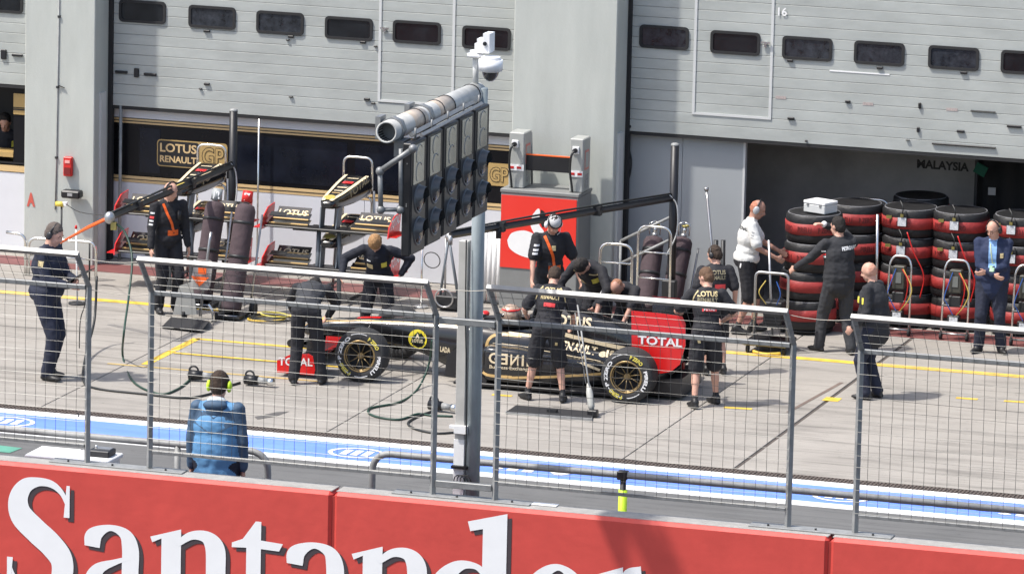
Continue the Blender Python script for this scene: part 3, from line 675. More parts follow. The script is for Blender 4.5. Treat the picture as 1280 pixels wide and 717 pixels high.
# dome camera on its own stub on the mast head
cp = F(594, 100, YG); 
dc = thing('dome_camera', 'white dome security camera on a stub above the pipe arm', 'camera', cp)
W_ = mat('camera_white', (.80, .80, .80), .35)
def c_(px, py, dy=0): return F(px, py, YG+dy)
MB().cyl(c_(594.5, 110), c_(594.5, 70), .03, n=14).build('stub', M_trim, dc)
MB().cyl(c_(594, 71), c_(594, 67), .085, n=18).cyl(c_(594, 67), c_(594, 63), .055, n=16).build('collar', W_, dc)
MB().box(c_(606, 57), (.13, .13, .15)).box(c_(611, 53), (.07, .18, .20)).box(c_(599, 60), (.07, .10, .10)).cyl(c_(601, 66), c_(601, 50), .025, n=10).build('bracket_box', W_, dc)
MB().cyl(c_(606, 55, -.11), c_(606, 55, -.095), .022, n=12).build('cable_gland', M_black, dc)
a = c_(613.5, 71, -.1); MB().cyl(a, a-Vector((0, 0, .03)), .10, n=20).cyl(a-Vector((0, 0, .03)), a-Vector((0, 0, .145)), .125, n=24).build('housing', W_, dc)
b_ = a-Vector((0, 0, .145)); MB().ell(b_, (.088, .088, .115), 18, 12).build('dome', mat('smoked_dome', (.05, .045, .045), .08, coat=.6), dc)
MB().torus(b_-Vector((0, 0, .004)), (0, 0, 1), .088, .008, 20, 6).build('dome_ring', W_, dc)
# white conduit box climbing beside the mast
cb = thing('cable_duct', 'pale square cable duct strapped to the left side of the light mast', 'cable duct', (gx-.16, YG-.05, 0))
xA = F(577, 500, YG).x
MB().bb(xA-.052, xA+.052, YG-.05, YG+.05, 0, F(577, 300, YG).z, bev=.005).build('duct', mat('duct_cream', (.46, .45, .42), .6, var=.15, vs=4), cb)
MB().bb(xA-.058, xA+.055, YG-.058, YG+.055, .10, F(577, 548, YG).z).build('white_cover', M_white, cb)
MB().box(F(577, 536, YG-.05), (.14, .10, .08)).box(F(568, 533, YG-.06), (.10, .06, .03)).build('cable_tie', M_white, cb)
MB().box(F(575, 583, YG-.06), (.17, .10, .03)).build('black_band', M_black, cb)
for k in range(3): MB().torus(F(574+k*4, 601, YG-.12), (0.2, 1, .05), .065, .006, 18, 5).build('cable_coil', M_hose, cb)
MB().tube(spline([F(583, 300, YG-.1), F(582, 400, YG-.12), F(583.5, 500, YG-.11), F(581, 610, YG-.12)], 6), .008, 5).build('cable', M_hose, cb)

# cabinet behind the wall at the left
zc_ = 1.02
c0, c1, c2, c3 = G(26, 567, zc_), G(55, 558, zc_), G(161, 565, zc_), G(128, 577, zc_)
cx0, cx1 = c0.x, c3.x; cy0, cy1 = min(c0.y, c3.y), (c1.y+c2.y)/2
cx0 = (c0.x+c1.x)/2; cx1 = (c2.x+c3.x)/2; cy0 = (c0.y+c3.y)/2; print('cab', cx0, cx1, cy0, cy1)
cy0 = max(cy0, YW1+.12)
cabt = thing('white_cabinet', 'low white cabinet standing behind the red wall at the left', 'cabinet', ((cx0+cx1)/2, (cy0+cy1)/2, 0))
MB().bb(cx0+.03, cx1-.03, cy0+.03, cy1-.03, 0, zc_-.05).build('body', M_white, cabt)
xm = (cx0+cx1)/2; MB().bb(cx0, xm-.005, cy0, cy1, zc_-.05, zc_, bev=.01).build('lid', M_white, cabt); MB().bb(xm+.005, cx1, cy0, cy1, zc_-.05, zc_, bev=.01).build('lid', M_white, cabt)
MB().bb(cx1-.029, cx1-.01, cy0+.15, cy0+.33, zc_-.16, zc_-.08).build('latch', M_dark, cabt)
dv = G(127, 569, zc_); t = thing('radio_device', 'small black radio set lying on the white cabinet', 'radio', (dv.x, dv.y, zc_))
MB().bb(dv.x-.12, dv.x+.12, dv.y-.10, dv.y+.12, zc_, zc_+.07, bev=.01).build('body', M_dark, t); MB().bb(dv.x-.08, dv.x+.10, dv.y-.02, dv.y+.10, zc_+.07, zc_+.078).build('face', M_alu, t)
MB().cyl((dv.x-.06, dv.y, zc_+.07), (dv.x-.06, dv.y, zc_+.11), .014, n=8).build('knob', M_chrome, t)
for k, (pa_, pb_) in enumerate((((637, 619), (668, 622)), ((664, 622), (704, 627)))):
    a = G(pa_[0], pa_[1], ZW+.0); b = G(pb_[0], pb_[1], ZW)
    o = MB().bb(a.x, b.x, YW1-.14+.03*k, YW1-.02+.02*k, ZW-.004+.005*k, ZW+.003+.005*k).build('paper_sheet', M_white); tag(o, ['white sheet lying on the wall top beside the mast, left one', 'white sheet lying on the wall top, right one nearer the yellow marker'][k], 'sheet', 'white sheets on the wall top')
# ============================================================ PEOPLE
from mathutils.bvhtree import BVHTree
SKIN = mat('skin_light', srgb(196, 152, 132), .55, var=.10, vs=20)
SKIN_T = mat('skin_tanned', srgb(168, 126, 108), .55, var=.10, vs=20)
def cloth(name, c, var=.18): return mat(name, c, .85, var=var, vs=14, bump=.25, bs=25)
C_black = cloth('cloth_black', (.016, .016, .020)); C_navy = cloth('cloth_navy', (.014, .018, .036)); C_dgrey = cloth('cloth_dark_grey', (.035, .037, .042))
C_char = cloth('cloth_charcoal', (.022, .023, .027)); C_wht = cloth('cloth_white', (.62, .62, .60), .06); C_blue = cloth('cloth_light_blue', (.20, .36, .62), .1)
C_jb = mat('jacket_blue', (.10, .26, .47), .7, var=.06, vs=5, bump=.15, bs=12); C_jd = mat('jacket_slate_blue', (.050, .095, .16), .7, var=.08, vs=5, bump=.15, bs=12); C_grey = cloth('cloth_grey', (.10, .105, .12))
H_br = mat('hair_brown', (.045, .027, .017), .8, var=.4, vs=60, bump=.6, bs=120); H_dk = mat('hair_dark', (.016, .012, .010), .75, var=.4, vs=60, bump=.6, bs=120)
H_bl = mat('hair_blond', (.36, .20, .085), .8, var=.4, vs=60, bump=.6, bs=120); H_gr = mat('hair_grey_brown', (.12, .095, .08), .8, var=.4, vs=60, bump=.6, bs=120)
SHOE = mat('shoe_black', (.014, .014, .015), .5); SOCK = mat('sock_dark', (.02, .02, .022), .9)
def two_bone(a, c, l1, l2, pole):
    a, c, pole = Vector(a), Vector(c), Vector(pole); d = c-a; L_ = d.length
    if L_ > (l1+l2)*.995: c = a+d.normalized()*(l1+l2)*.995; d = c-a; L_ = d.length
    x = (l1*l1-l2*l2+L_*L_)/(2*L_); h = math.sqrt(max(l1*l1-x*x, 1e-6)); n = d.normalized(); p = (pole-n*pole.dot(n)).normalized()
    return a+n*x+p*h, c
def person(label, foot, face, H=1.78, lean=0, side=0, twist=0, hip=None, hips_y=0.0, head=(0, 0, 0), lh=None, rh=None, lp=(-.3, -1, -.3), rp=(.3, -1, -.3),
           lf=(-.10, 0, 0), rf=(.10, 0, 0), lt=8, rt=8, kp=(0, 1, 0), top=C_black, bottom=C_black, sleeve='long', legs='long', skin=SKIN, hair=H_br, hairstyle='short', girth=1.0,
           hem=True, curl=(.6, .6), shoes=SHOE, sleevemat=None, z0=0, collar=None, kneel=False, cloth_amp=.009, depth=1.08, coat=0):
    dp = depth
    k = H/1.78; sleevemat = sleevemat or top
    names = [skin, top, bottom, shoes, hair, sleevemat, SOCK, collar or top]
    SK, TP, BT, SH, HR, SL, SO, CO = range(8)
    prims = []   # (type, data, material)
    def cap(a, b, r0, r1, m_): prims.append(('c', Vector(a), Vector(b), r0*k, r1*k, m_))
    def el(c, r, rot, m_): prims.append(('e', Vector(c), Vector(r)*k, rot, m_))
    hipc = Vector(hip) if hip else Vector((0, hips_y, .945*k))
    RT = Matrix.Rotation(R(-lean), 3, 'X') @ Matrix.Rotation(R(side), 3, 'Y') @ Matrix.Rotation(R(twist), 3, 'Z')
    T = lambda x, y, z: hipc + RT @ (Vector((x, y, z))*k)
    # a soft curve in the back when leaning
    RT2 = Matrix.Rotation(R(-lean*1.18-3), 3, 'X') @ Matrix.Rotation(R(side), 3, 'Y') @ Matrix.Rotation(R(twist), 3, 'Z')
    g = girth
    RP = Matrix.Rotation(R(-lean*.45), 3, 'X') @ Matrix.Rotation(R(side*.5), 3, 'Y')
    el(hipc+RP @ Vector((0, -.005, .0))*1, (.175*g, .130*g*dp, .125), RP, TP if coat else BT)
    el(T(0, .005, .12), (.163*g, .122*g*dp, .14), RT, TP)
    if hem: el(T(0, 0, .03), (.186*g, .140*g*dp, .11), RT, TP)
    if coat:
        el(T(0, 0, .10), (.180*g, .135*g*dp, .30), RT, TP); cap(T(0, 0, .22), T(0, .0, -.05-.05*coat), .125*g*dp, .135*g*dp, TP); cap(T(-.06, 0, .2), T(-.055, 0, -.04-.05*coat), .115*g, .125*g, TP); cap(T(.06, 0, .2), T(.055, 0, -.04-.05*coat), .115*g, .125*g, TP)
    mid = T(0, 0, .22); T2 = lambda x, y, z: mid + RT2 @ (Vector((x, y, z-.22))*k)
    el(T2(0, .0, .30), (.180*g, .128*g*dp, .20), RT2, TP); el(T2(0, -.01, .40), (.188, .112*dp, .13), RT2, TP)
    shL, shR = T2(-.185, -.005, .455), T2(.185, -.005, .455)
    cap(T2(-.13, -.01, .45), T2(.13, -.01, .45), .070, .070, TP)
    cap(T2(-.15, -.01, .455), T2(-.05, -.005, .505), .045, .045, TP); cap(T2(.15, -.01, .455), T2(.05, -.005, .505), .045, .045, TP)
    nb = T2(0, -.005, .50); 
    hp, hy, hr = head; RH = RT2 @ Matrix.Rotation(R(hy), 3, 'Z') @ Matrix.Rotation(R(-hp), 3, 'X') @ Matrix.Rotation(R(hr), 3, 'Y')
    if lean > 30: pass
    RN = RT2 @ Matrix.Rotation(R(-hp*.5), 3, 'X')
    hc = nb + RN @ Vector((0, .02, .155))*k
    cap(nb-RT2 @ Vector((0, 0, .02)), hc+RH @ Vector((0, -.015, -.05))*k, .060, .055, SK)
    el(nb+RN @ Vector((0, 0, .012))*k, (.075, .07, .035), RN, CO)
    Hd = lambda x, y, z: hc + RH @ (Vector((x, y, z))*k)
    el(Hd(0, 0, .025), (.076, .096, .098), RH, SK); el(Hd(0, .035, -.045), (.056, .058, .070), RH, SK); el(Hd(0, .062, -.085), (.030, .026, .022), RH, SK)
    cap(Hd(0, .092, .015), Hd(0, .112, -.020), .009, .014, SK); el(Hd(0, .084, .035), (.052, .014, .012), RH, SK)
    el(Hd(-.028, .080, -.028), (.022, .016, .018), RH, SK); el(Hd(.028, .080, -.028), (.022, .016, .018), RH, SK)
    el(Hd(0, .088, -.052), (.024, .012, .010), RH, SK)
    for s_ in (-1, 1): el(Hd(s_*.078, -.005, .0), (.010, .020, .032), RH, SK)
    if hairstyle in ('short', 'fluffy'):
        e = .006 if hairstyle == 'short' else .016
        el(Hd(0, -.014, .045), (.077+e, .092+e, .092+e), RH, HR); el(Hd(0, -.045, .0), (.070+e, .062+e, .085), RH, HR)
    elif hairstyle == 'balding':
        el(Hd(0, -.030, .0), (.081, .078, .058), RH, HR)
    elif hairstyle == 'stubble':
        el(Hd(0, -.020, .02), (.0775, .082, .092), RH, HR)
    # arms
    ul, fl = .285*k, .255*k
    for sgn, sh, hand, pole, cl in ((-1, shL, lh, lp, curl[0]), (1, shR, rh, rp, curl[1])):
        if hand is None: hand = (hipc.x+sgn*.25*k, hipc.y+.04*k, hipc.z-.10*k)
        el_, wr = two_bone(sh, Vector(hand), ul, fl, Vector(pole))
        if sleeve == 'long':
            cap(sh, el_, .072, .062, SL); cap(el_, wr-(wr-el_).normalized()*.02*k, .061, .045, SL)
        else:
            q = sh+(el_-sh)*.78; cap(sh, q, .072, .076, SL); cap(sh, el_, .048, .041, SK); cap(el_, wr, .043, .026, SK)
        d = (wr-el_).normalized(); inward = Vector((-sgn, 0, 0)); n_ = (inward-d*inward.dot(d))
        if n_.length < .2: n_ = Vector((0, 0, -1))-d*Vector((0, 0, -1)).dot(d)
        n_.normalize(); wv = d.cross(n_).normalized()      # across the palm
        if wv.dot(Vector((0, 1, 0))+Vector((0, 0, .3))) < 0: wv = -wv
        rotp = Matrix((wv, n_, d)).transposed()
        el(wr+d*.045*k, (.040, .017, .050), rotp, SK)
        for j, (o_, ln) in enumerate(((.030, .068), (.010, .078), (-.010, .072), (-.029, .058))):
            b0 = wr+(d*.082+wv*o_)*k; d1 = (d*math.cos(cl*.6)+n_*math.sin(cl*.6)); d2 = (d*math.cos(cl*1.7)+n_*math.sin(cl*1.7))
            b1 = b0+d1*ln*.5*k; b2 = b1+d2*ln*.5*k; cap(b0-d*.02*k, b1, .0105, .0098, SK); cap(b1, b2, .0098, .0085, SK)
        t0 = wr+(d*.03+wv*.028)*k; t1 = t0+(d*.6+wv*.7+n_*.3).normalized()*.036*k; t2 = t1+(d*.85+wv*.15+n_*.4).normalized()*.03*k
        cap(t0, t1, .013, .011, SK); cap(t1, t2, .011, .009, SK)
    # legs
    tl, sn = .44*k, .42*k
    for sgn, ft, toe in ((-1, lf, lt), (1, rf, rt)):
        hj = hipc+RP @ Vector((sgn*.092*k, 0, -.03*k)); an = Vector((ft[0], ft[1], ft[2]+.085*k))
        kn, an = two_bone(hj, an, tl, sn, Vector(kp))
        if legs == 'long':
            cap(hj, kn, .108*g, .083, BT); cap(kn, an+Vector((0, 0, .01)), .082, .072, BT)
        else:
            q = hj+(kn-hj)*.97; cap(hj, q, .108*g, .102, BT); cap(hj, kn, .07, .052, SK); cap(kn, kn+(an-kn)*.45, .050, .054, SK); cap(kn+(an-kn)*.40, an, .053, .032, SK); cap(kn+(an-kn)*.84, an, .040, .040, SO)
        a = R(toe*sgn); fd = Vector((math.sin(a), math.cos(a), 0))
        sd_ = Vector((fd.y, -fd.x, 0)); pitch = 0 if ft[2] < .03 else -.5
        fdd = Vector((fd.x*math.cos(pitch), fd.y*math.cos(pitch), math.sin(pitch)))
        cap(an+Vector((0, 0, -.005))-fdd*.02*k, an+fdd*.05*k+Vector((0, 0, -.035*k)), .050, .046, SH)
        el(an+fdd*.060*k+Vector((0, 0, -.050*k)), (.048, .135, .034), Matrix((sd_, fdd, sd_.cross(fdd))).transposed(), SH)
        el(an-fdd*.035*k+Vector((0, 0, -.050*k)), (.040, .050, .034), Matrix((sd_, fdd, sd_.cross(fdd))).transposed(), SH)
    # ---- mesh of all prims, then one continuous skin
    mb = MB()
    for p in prims:
        if p[0] == 'e': mb.ell(p[1], p[2], 14, 10, p[3])
        else:
            a, b, r0, r1 = p[1:5]; d = (b-a); L_ = d.length
            if L_ < 1e-5: continue
            d.normalize(); pts, rs = [], []
            for j in range(4): q = math.pi/2*(j+.15)/4; pts.append(a-d*r0*math.cos(q)); rs.append(r0*math.sin(q))
            for j in range(4): q = math.pi/2*(1-(j+.15)/4)*1; 
            for j in range(5): q = math.pi/2*j/4.2; pts.append(b+d*r1*math.sin(q)); rs.append(max(.0015, r1*math.cos(q)))
            mb.tube(pts, 0, 10, rs=rs)
    me = bpy.data.meshes.new('person'); me.from_pydata(mb.v, [], mb.f)
    o = bpy.data.objects.new('person', me); col.objects.link(o)
    md = o.modifiers.new('r', 'REMESH'); md.mode = 'VOXEL'; md.voxel_size = .0125*k; md.use_smooth_shade = True
    md2 = o.modifiers.new('s', 'SMOOTH'); md2.factor = .5; md2.iterations = 2
    dg = bpy.context.evaluated_depsgraph_get(); dg.update()
    nm = bpy.data.meshes.new_from_object(o.evaluated_get(dg)); o.modifiers.clear(); o.data = nm; bpy.data.meshes.remove(me); nm.name = 'person'
    nv = len(nm.vertices); V = np.empty(nv*3); nm.vertices.foreach_get('co', V); V = V.reshape(-1, 3)
    def dist(X):
        best = np.full(len(X), 1e9); idx = np.zeros(len(X), int)
        for p in prims:
            if p[0] == 'e':
                Mi = np.array(p[3].transposed()); q = (X-np.array(p[1])) @ Mi.T; r = np.array(p[2]); u = q/r; l = np.linalg.norm(u, axis=1)+1e-9
                gnorm = np.linalg.norm(u/r, axis=1)+1e-9; dd = l*(l-1)/gnorm
            else:
                a, b = np.array(p[1]), np.array(p[2]); ab = b-a; t = np.clip(((X-a) @ ab)/(ab @ ab), 0, 1); dd = np.linalg.norm(X-a-t[:, None]*ab, axis=1)-(p[3]+(p[4]-p[3])*t)
            mi = p[-1]; dd = dd-(.003 if mi in (SH,) else 0); w_ = dd < best; best[w_] = dd[w_]; idx[w_] = mi
        return idx
    N = np.empty(nv*3); nm.vertices.foreach_get('normal', N); N = N.reshape(-1, 3)
    vi = dist(V); seed = (hash(label) % 97)*.37
    am = np.where(np.isin(vi, [TP, SL]), cloth_amp, np.where(vi == BT, cloth_amp, np.where(vi == HR, .008, 0)))
    D = np.zeros(nv)
    for j in np.nonzero(am)[0]:
        x, y, z = V[j]; D[j] = (noise.noise((x*9+seed, y*9, z*5)) * 1.1 + noise.noise((x*17, y*17+seed, z*26))*.6) if vi[j] != HR else noise.noise((x*60, y*60, z*60))*1.2
    V = V+N*(D*am)[:, None]
    nm.vertices.foreach_set('co', V.ravel())
    nf = len(nm.polygons); Cc = np.empty(nf*3); nm.polygons.foreach_get('center', Cc); fi = dist(Cc.reshape(-1, 3))
    nm.materials.clear()
    for q in names: nm.materials.append(q)
    nm.polygons.foreach_set('material_index', fi.astype(np.int32)); nm.polygons.foreach_set('use_smooth', np.ones(nf, bool)); nm.update()
    fw = Vector(foot) if len(foot) == 3 else Vector((foot[0], foot[1], 0)); fw.z = z0
    o.location = fw; o.rotation_euler = (0, 0, R(face)); BASE[o.name] = Vector((0, 0, 0))
    tag(o, label, 'person')
    o['_'] = 0; del o['_']
    bvh = BVHTree.FromPolygons([tuple(v) for v in V], [tuple(p.vertices) for p in nm.polygons])
    return dict(o=o, T=T2, RT=RT2, Hd=Hd, RH=RH, hc=hc, k=k, bvh=bvh, nb=nb)
def kid(pr, name, mb, m_): 
    return mb.build(name, m_, pr['o'], world=False)
def face_bits(pr, glasses=False):
    Hd, RH, k = pr['Hd'], pr['RH'], pr['k']
    for s_ in (-1, 1):
        kid(pr, 'eye', MB().ell(Hd(s_*.030, .079, .014), (.011*k, .007*k, .006*k), 8, 5, RH), mat('eye_dark', (.02, .015, .012), .3))
        kid(pr, 'eyebrow', MB().ell(Hd(s_*.030, .091, .034), (.017*k, .006*k, .004*k), 8, 4, RH), mat('brow', (.05, .03, .02), .9))
    kid(pr, 'mouth', MB().ell(Hd(0, .0955, -.052), (.020*k, .005*k, .003*k), 8, 4, RH), mat('lip', (.30, .10, .08), .5))
    if glasses:
        mb = MB()
        for s_ in (-1, 1): mb.torus(Hd(s_*.031, .104, .012), RH @ Vector((0, 1, 0)), .021*k, .0022, 14, 4); mb.tube([Hd(s_*.052, .10, .014), Hd(s_*.08, .0, .012)], .002, 4)
        kid(pr, 'spectacles', mb, M_dark)
def headset(pr, m_cup=None, m_band=None, big=1.0, mic=False):
    Hd, RH, k = pr['Hd'], pr['RH'], pr['k']; m_cup = m_cup or mat('headset_black', (.02, .02, .022), .35); m_band = m_band or m_cup
    h = None; mb = MB(); pts = [Hd(.093*math.cos(R(a)), -.008, .010+.125*math.sin(R(a))) for a in range(0, 181, 15)]; mb.tube(pts, .009*k, 6)
    h = kid(pr, 'headset', mb, m_band)
    for s_ in (-1, 1):
        mb = MB(); mb.ell(Hd(s_*.093, -.004, .0), (.020*k*big, .036*k*big, .046*k*big), 12, 8, RH); c = mb.build('ear_cup', m_cup, h, world=False)
    if mic:
        MB().tube([Hd(-.095, .01, -.02), Hd(-.075, .08, -.06), Hd(-.03, .115, -.06)], .004, 5).build('microphone', m_cup, h, world=False)
    return h
def decal(pr, name, m_, vs2, fs, org, ux, uy, cast, lift=.006):
    """vs2: (a,b) in 0..1; org/ux/uy in body space; cast: direction in which the print is laid on the cloth"""
    org, ux, uy, cast = Vector(org), Vector(ux), Vector(uy), Vector(cast).normalized(); out = []
    for v in vs2:
        p = org+ux*v[0]+uy*v[1]; hit = pr['bvh'].ray_cast(p-cast*.35, cast)
        q = hit[0] if hit[0] is not None else p
        if hit[0] is not None and (q-p).length > .16: q = p
        out.append(q-cast*lift)
    mb = MB(); mb.add(out, fs); return kid(pr, name, mb, m_)
def grid(nx, ny): return [(i/nx, j/ny) for j in range(ny+1) for i in range(nx+1)], [(j*(nx+1)+i, j*(nx+1)+i+1, (j+1)*(nx+1)+i+1, (j+1)*(nx+1)+i) for j in range(ny) for i in range(nx)]
def back_print(pr, word, z, h, wd, m_, bold=.03, x0=0):
    k, T_, RT = pr['k'], pr['T'], pr['RT']; vs, fs = text_geo(word, bold)
    # the reader stands behind: left of the word is at body -x
    return decal(pr, 'back_lettering', m_, [(v.x, v.y) for v in vs], fs, T_((x0-wd/2), -.12, z), RT @ Vector((wd*k, 0, 0)), RT @ Vector((0, 0, h*k)), RT @ Vector((0, 1, 0)))
def patch(pr, name, m_, c, w_, h_, direction=(0, 1, 0), out=.12):
    """small flat badge; direction = outward normal in torso space"""
    k, T_, RT = pr['k'], pr['T'], pr['RT']; n_ = Vector(direction).normalized(); rx = Vector((0, 0, 1)).cross(n_).normalized(); 
    c_ = Vector(c)+n_*0; vs, fs = grid(3, 3)
    org = Vector(c)-rx*w_/2-Vector((0, 0, h_/2)); o3 = T_(*org)
    return decal(pr, name, m_, vs, fs, o3, RT @ (rx*w_*k), RT @ Vector((0, 0, h_*k)), RT @ (-n_))
def stripe(pr, name, m_, pts, width, cast, lift=.006):
    """band laid over the cloth through torso-space points"""
    T_, RT, k = pr['T'], pr['RT'], pr['k']; cast_w = RT @ Vector(cast).normalized(); P_ = spline([T_(*p) for p in pts], 5); vs = []
    for i, p in enumerate(P_):
        t = (P_[min(i+1, len(P_)-1)]-P_[max(i-1, 0)]).normalized(); s_ = t.cross(cast_w).normalized()*width*k/2
        for q in (p-s_, p+s_):
            h = pr['bvh'].ray_cast(q-cast_w*.35, cast_w); vs.append((h[0] if h[0] is not None else q)-cast_w*lift)
    mb = MB(); mb.add(vs, [(2*i, 2*i+1, 2*i+3, 2*i+2) for i in range(len(P_)-1)]); return kid(pr, name, mb, m_)
PR_gold = mat('print_gold', (.62, .50, .26), .6); PR_red = mat('print_red', (.75, .06, .06), .6); PR_white = mat('print_white', (.75, .75, .75), .6); PR_yel = mat('print_yellow', (.70, .60, .08), .6)
PR_dk = mat('print_dark', (.03, .03, .03), .7)
def hgt(px, py, Y): return F(px, py, Y).z
def gp(px, py): p = G(px, py); return (p.x, p.y)
# 1 man at the left with a clipboard
f = gp(57, 473); H = hgt(61, 271, f[1]); print('H1', H)
p1_ = person('man in navy jacket and headphones at the left, holding a clipboard and looking right', f, -95, H, lean=2, head=(18, -5, 0), lh=(.02, .40, 1.12*H/1.78), rh=(.10, .36, 1.07*H/1.78), lp=(-.6, -.3, -1), rp=(.6, -.3, -1),
    lf=(-.12, -.02, 0), rf=(.10, .07, 0), top=C_navy, bottom=C_navy, hair=H_gr, skin=SKIN, girth=1.08, depth=1.3)
headset(p1_); face_bits(p1_); patch(p1_, 'sleeve_badge', PR_gold, (-.02, -.12, .38), .10, .09, (0, -1, 0)); patch(p1_, 'sleeve_badge', PR_gold, (.17, .03, .37), .06, .06, (1, .1, 0))
cbp = G(92, 470); hz_ = H/1.78
q = p1_['o'].matrix_basis
wm = Matrix.Translation(Vector((f[0], f[1], 0))) @ Matrix.Rotation(R(-95), 4, 'Z')
cpos = wm @ Vector((.02, .46, 1.17*hz_)); cb_ = thing('clipboard', 'dark clipboard with white page held by the man at the left', 'clipboard', cpos)
rot = Matrix.Rotation(R(-95), 3, 'Z') @ Matrix.Rotation(R(32), 3, 'X')
MB().box(cpos, (.26, .34, .008), rot).build('board', M_dark, cb_); MB().box(cpos+rot @ Vector((0, -.02, .007)), (.20, .25, .004), rot).build('page', mat('page_grey', (.22, .22, .22), .7), cb_)
# 2 man with orange strap, facing us
f = gp(208, 391); H = hgt(208, 219, f[1]); print('H2', H)
p2_ = person('man in black overalls with an orange shoulder strap beside the left gas bottles', f, 222, H, lean=3, head=(12, 22, 0), lh=(-.26, .10, .84), rh=(.27, .12, .88), lf=(-.13, .02, 0), rf=(.10, -.03, 0), top=C_black, bottom=C_black, hair=H_gr, hairstyle='balding')
headset(p2_, mic=True); face_bits(p2_)
stripe(p2_, 'orange_strap', M_orange, [(.10, .10, .50), (.06, .12, .38), (.00, .13, .25), (-.03, .13, .15)], .032, (0, -1, 0), .012)
patch(p2_, 'strap_pouch', M_orange, (-.03, .13, .13), .15, .07, (0, 1, 0)); 
for z, m_ in ((.385, PR_white), (.33, PR_red), (.285, PR_white), (.24, PR_white)): patch(p2_, 'sleeve_badge', m_, (.24, .06, z), .055, .030 if m_ is not PR_white else .022, (.75, .65, 0))
kid(p2_, 'radio_vest', MB().tube([p2_['T'](-.10, .13, .42), p2_['T'](-.09, .14, .30)], .028, 8), M_black)
# 3 bending mechanic by the front wheel, back to us
f = gp(383, 480)
p3_ = person('mechanic in long black overalls bent double over the car nose, back to us', f, 10, 1.78, lean=60, hip=(0, -.10, .95), head=(30, 0, 0), lh=(-.25, .62, .72), rh=(.15, .62, .74), lp=(-1, .1, .2), rp=(1, .1, .2), lf=(-.15, -.06, 0), rf=(.18, .04, 0), top=C_dgrey, bottom=C_black, sleevemat=C_black, hair=H_dk)
patch(p3_, 'trouser_mark', PR_gold, (-.08, -.12, -.22), .05, .10, (0, -1, 0)); 
# 4 blond man over the far front wheel
f = (G(472, 434).x, 2.45); H = 1.70
p4_ = person('fair haired man in black jacket looking down behind the car nose, elbow out', f, 190, H, lean=24, head=(42, 0, 0), rh=(.42, .34, .98), lh=(-.30, .16, .98), lp=(-1, -.25, .1), rp=(.8, -.3, -.2), lf=(-.20, 0, 0), rf=(.20, 0, 0), top=mat('cloth_midnight', (.009, .011, .020), .85, var=.2, vs=14, bump=.25, bs=25), bottom=C_black, hair=H_bl, hairstyle='fluffy', girth=1.05)
patch(p4_, 'chest_badge', PR_yel, (-.10, .12, .30), .07, .08); patch(p4_, 'chest_badge', PR_gold, (.09, .12, .27), .08, .08); patch(p4_, 'chest_mark', PR_white, (.10, .12, .36), .05, .02)
# 5 man with headset and cap
f = (G(692, 432).x, 3.2); H = hgt(690, 257, f[1]); print('H5', H)
p5_ = person('man in black short sleeves with white headset and orange strap by the red cabinet', f, 212, H, lean=6, head=(28, 5, 0), lh=(-.34, .20, .95), rh=(.30, .28, .90), lf=(-.12, 0, 0), rf=(.12, 0, 0), top=C_black, bottom=C_black, sleeve='short', hair=H_dk, girth=1.05)
headset(p5_, M_white, M_white, 1.1, True); face_bits(p5_)
kid(p5_, 'cap', MB().ell(p5_['Hd'](0, -.005, .055), (.088, .106, .085), 14, 8, p5_['RH']), mat('cap_white', (.5, .5, .5), .7)); kid(p5_, 'cap_band', MB().torus(p5_['Hd'](0, .02, .07), p5_['RH'] @ Vector((0, .55, 1)), .085, .012, 18, 6), M_black)
stripe(p5_, 'orange_strap', M_orange, [(.10, .10, .50), (.05, .12, .38), (.0, .13, .25), (-.02, .13, .12)], .035, (0, -1, 0), .012); patch(p5_, 'strap_pouch', M_orange, (-.03, .13, .10), .16, .09)
patch(p5_, 'chest_badge', PR_gold, (.0, .12, .37), .05, .06)
for z in (.40, .35, .31): patch(p5_, 'sleeve_badge', PR_white, (.20, .09, z), .06, .024, (.5, .85, 0))
# 6 dark-haired man bending over the engine
f = (G(768, 438).x, 2.75)
p6_ = person('dark haired man in black jacket bending over the far side of the car', f, 165, 1.80, lean=46, side=-6, head=(28, -10, 0), lh=(-.26, .52, .80), rh=(.20, .52, .80), lp=(-1, 0, .2), rp=(1, 0, .2), lf=(-.16, -.06, 0), rf=(.16, 0, 0), top=C_black, bottom=C_black, hair=H_dk, girth=1.08)
face_bits(p6_); patch(p6_, 'chest_badge', PR_yel, (-.10, .10, .36), .08, .08); patch(p6_, 'chest_badge', PR_gold, (.10, .12, .30), .09, .09)
stripe(p6_, 'gold_piping', PR_gold, [(-.05, .10, .52), (-.10, .09, .50), (-.17, .06, .47)], .014, (0, -.4, -1)); stripe(p6_, 'gold_piping', PR_gold, [(.05, .10, .52), (.10, .09, .50), (.17, .06, .47)], .014, (0, -.4, -1))
# 7 near mechanic in shorts, back to us
f = gp(683, 501.5)
H = 1.74
p7_ = person('mechanic in black shorts with gold back lettering, standing at the sidepod', f, 12, H, lean=13, side=4, hips_y=-.06, head=(34, 0, 0), lh=(-.30, .24, 1.02), rh=(.27, .26, .90), lp=(-.5, -.7, -.6), rp=(.7, -.8, -.3), lf=(-.24, .05, 0), rf=(.20, -.02, 0), lt=40, rt=5, top=C_black, bottom=C_black, sleeve='short', legs='short', hair=H_br, cloth_amp=.012)
back_print(p7_, 'LOTUS', .415, .075, .24, PR_gold); back_print(p7_, 'RENAULT', .335, .06, .24, PR_gold); patch(p7_, 'back_panel', PR_red, (0, -.12, .265), .14, .05, (0, -1, 0))
stripe(p7_, 'gold_piping', PR_gold, [(-.11, -.1, .50), (-.16, -.1, .42), (-.185, -.08, .33)], .012, (0, 1, 0)); stripe(p7_, 'gold_piping', PR_gold, [(.11, -.1, .50), (.16, -.1, .42), (.185, -.08, .33)], .012, (0, 1, 0))
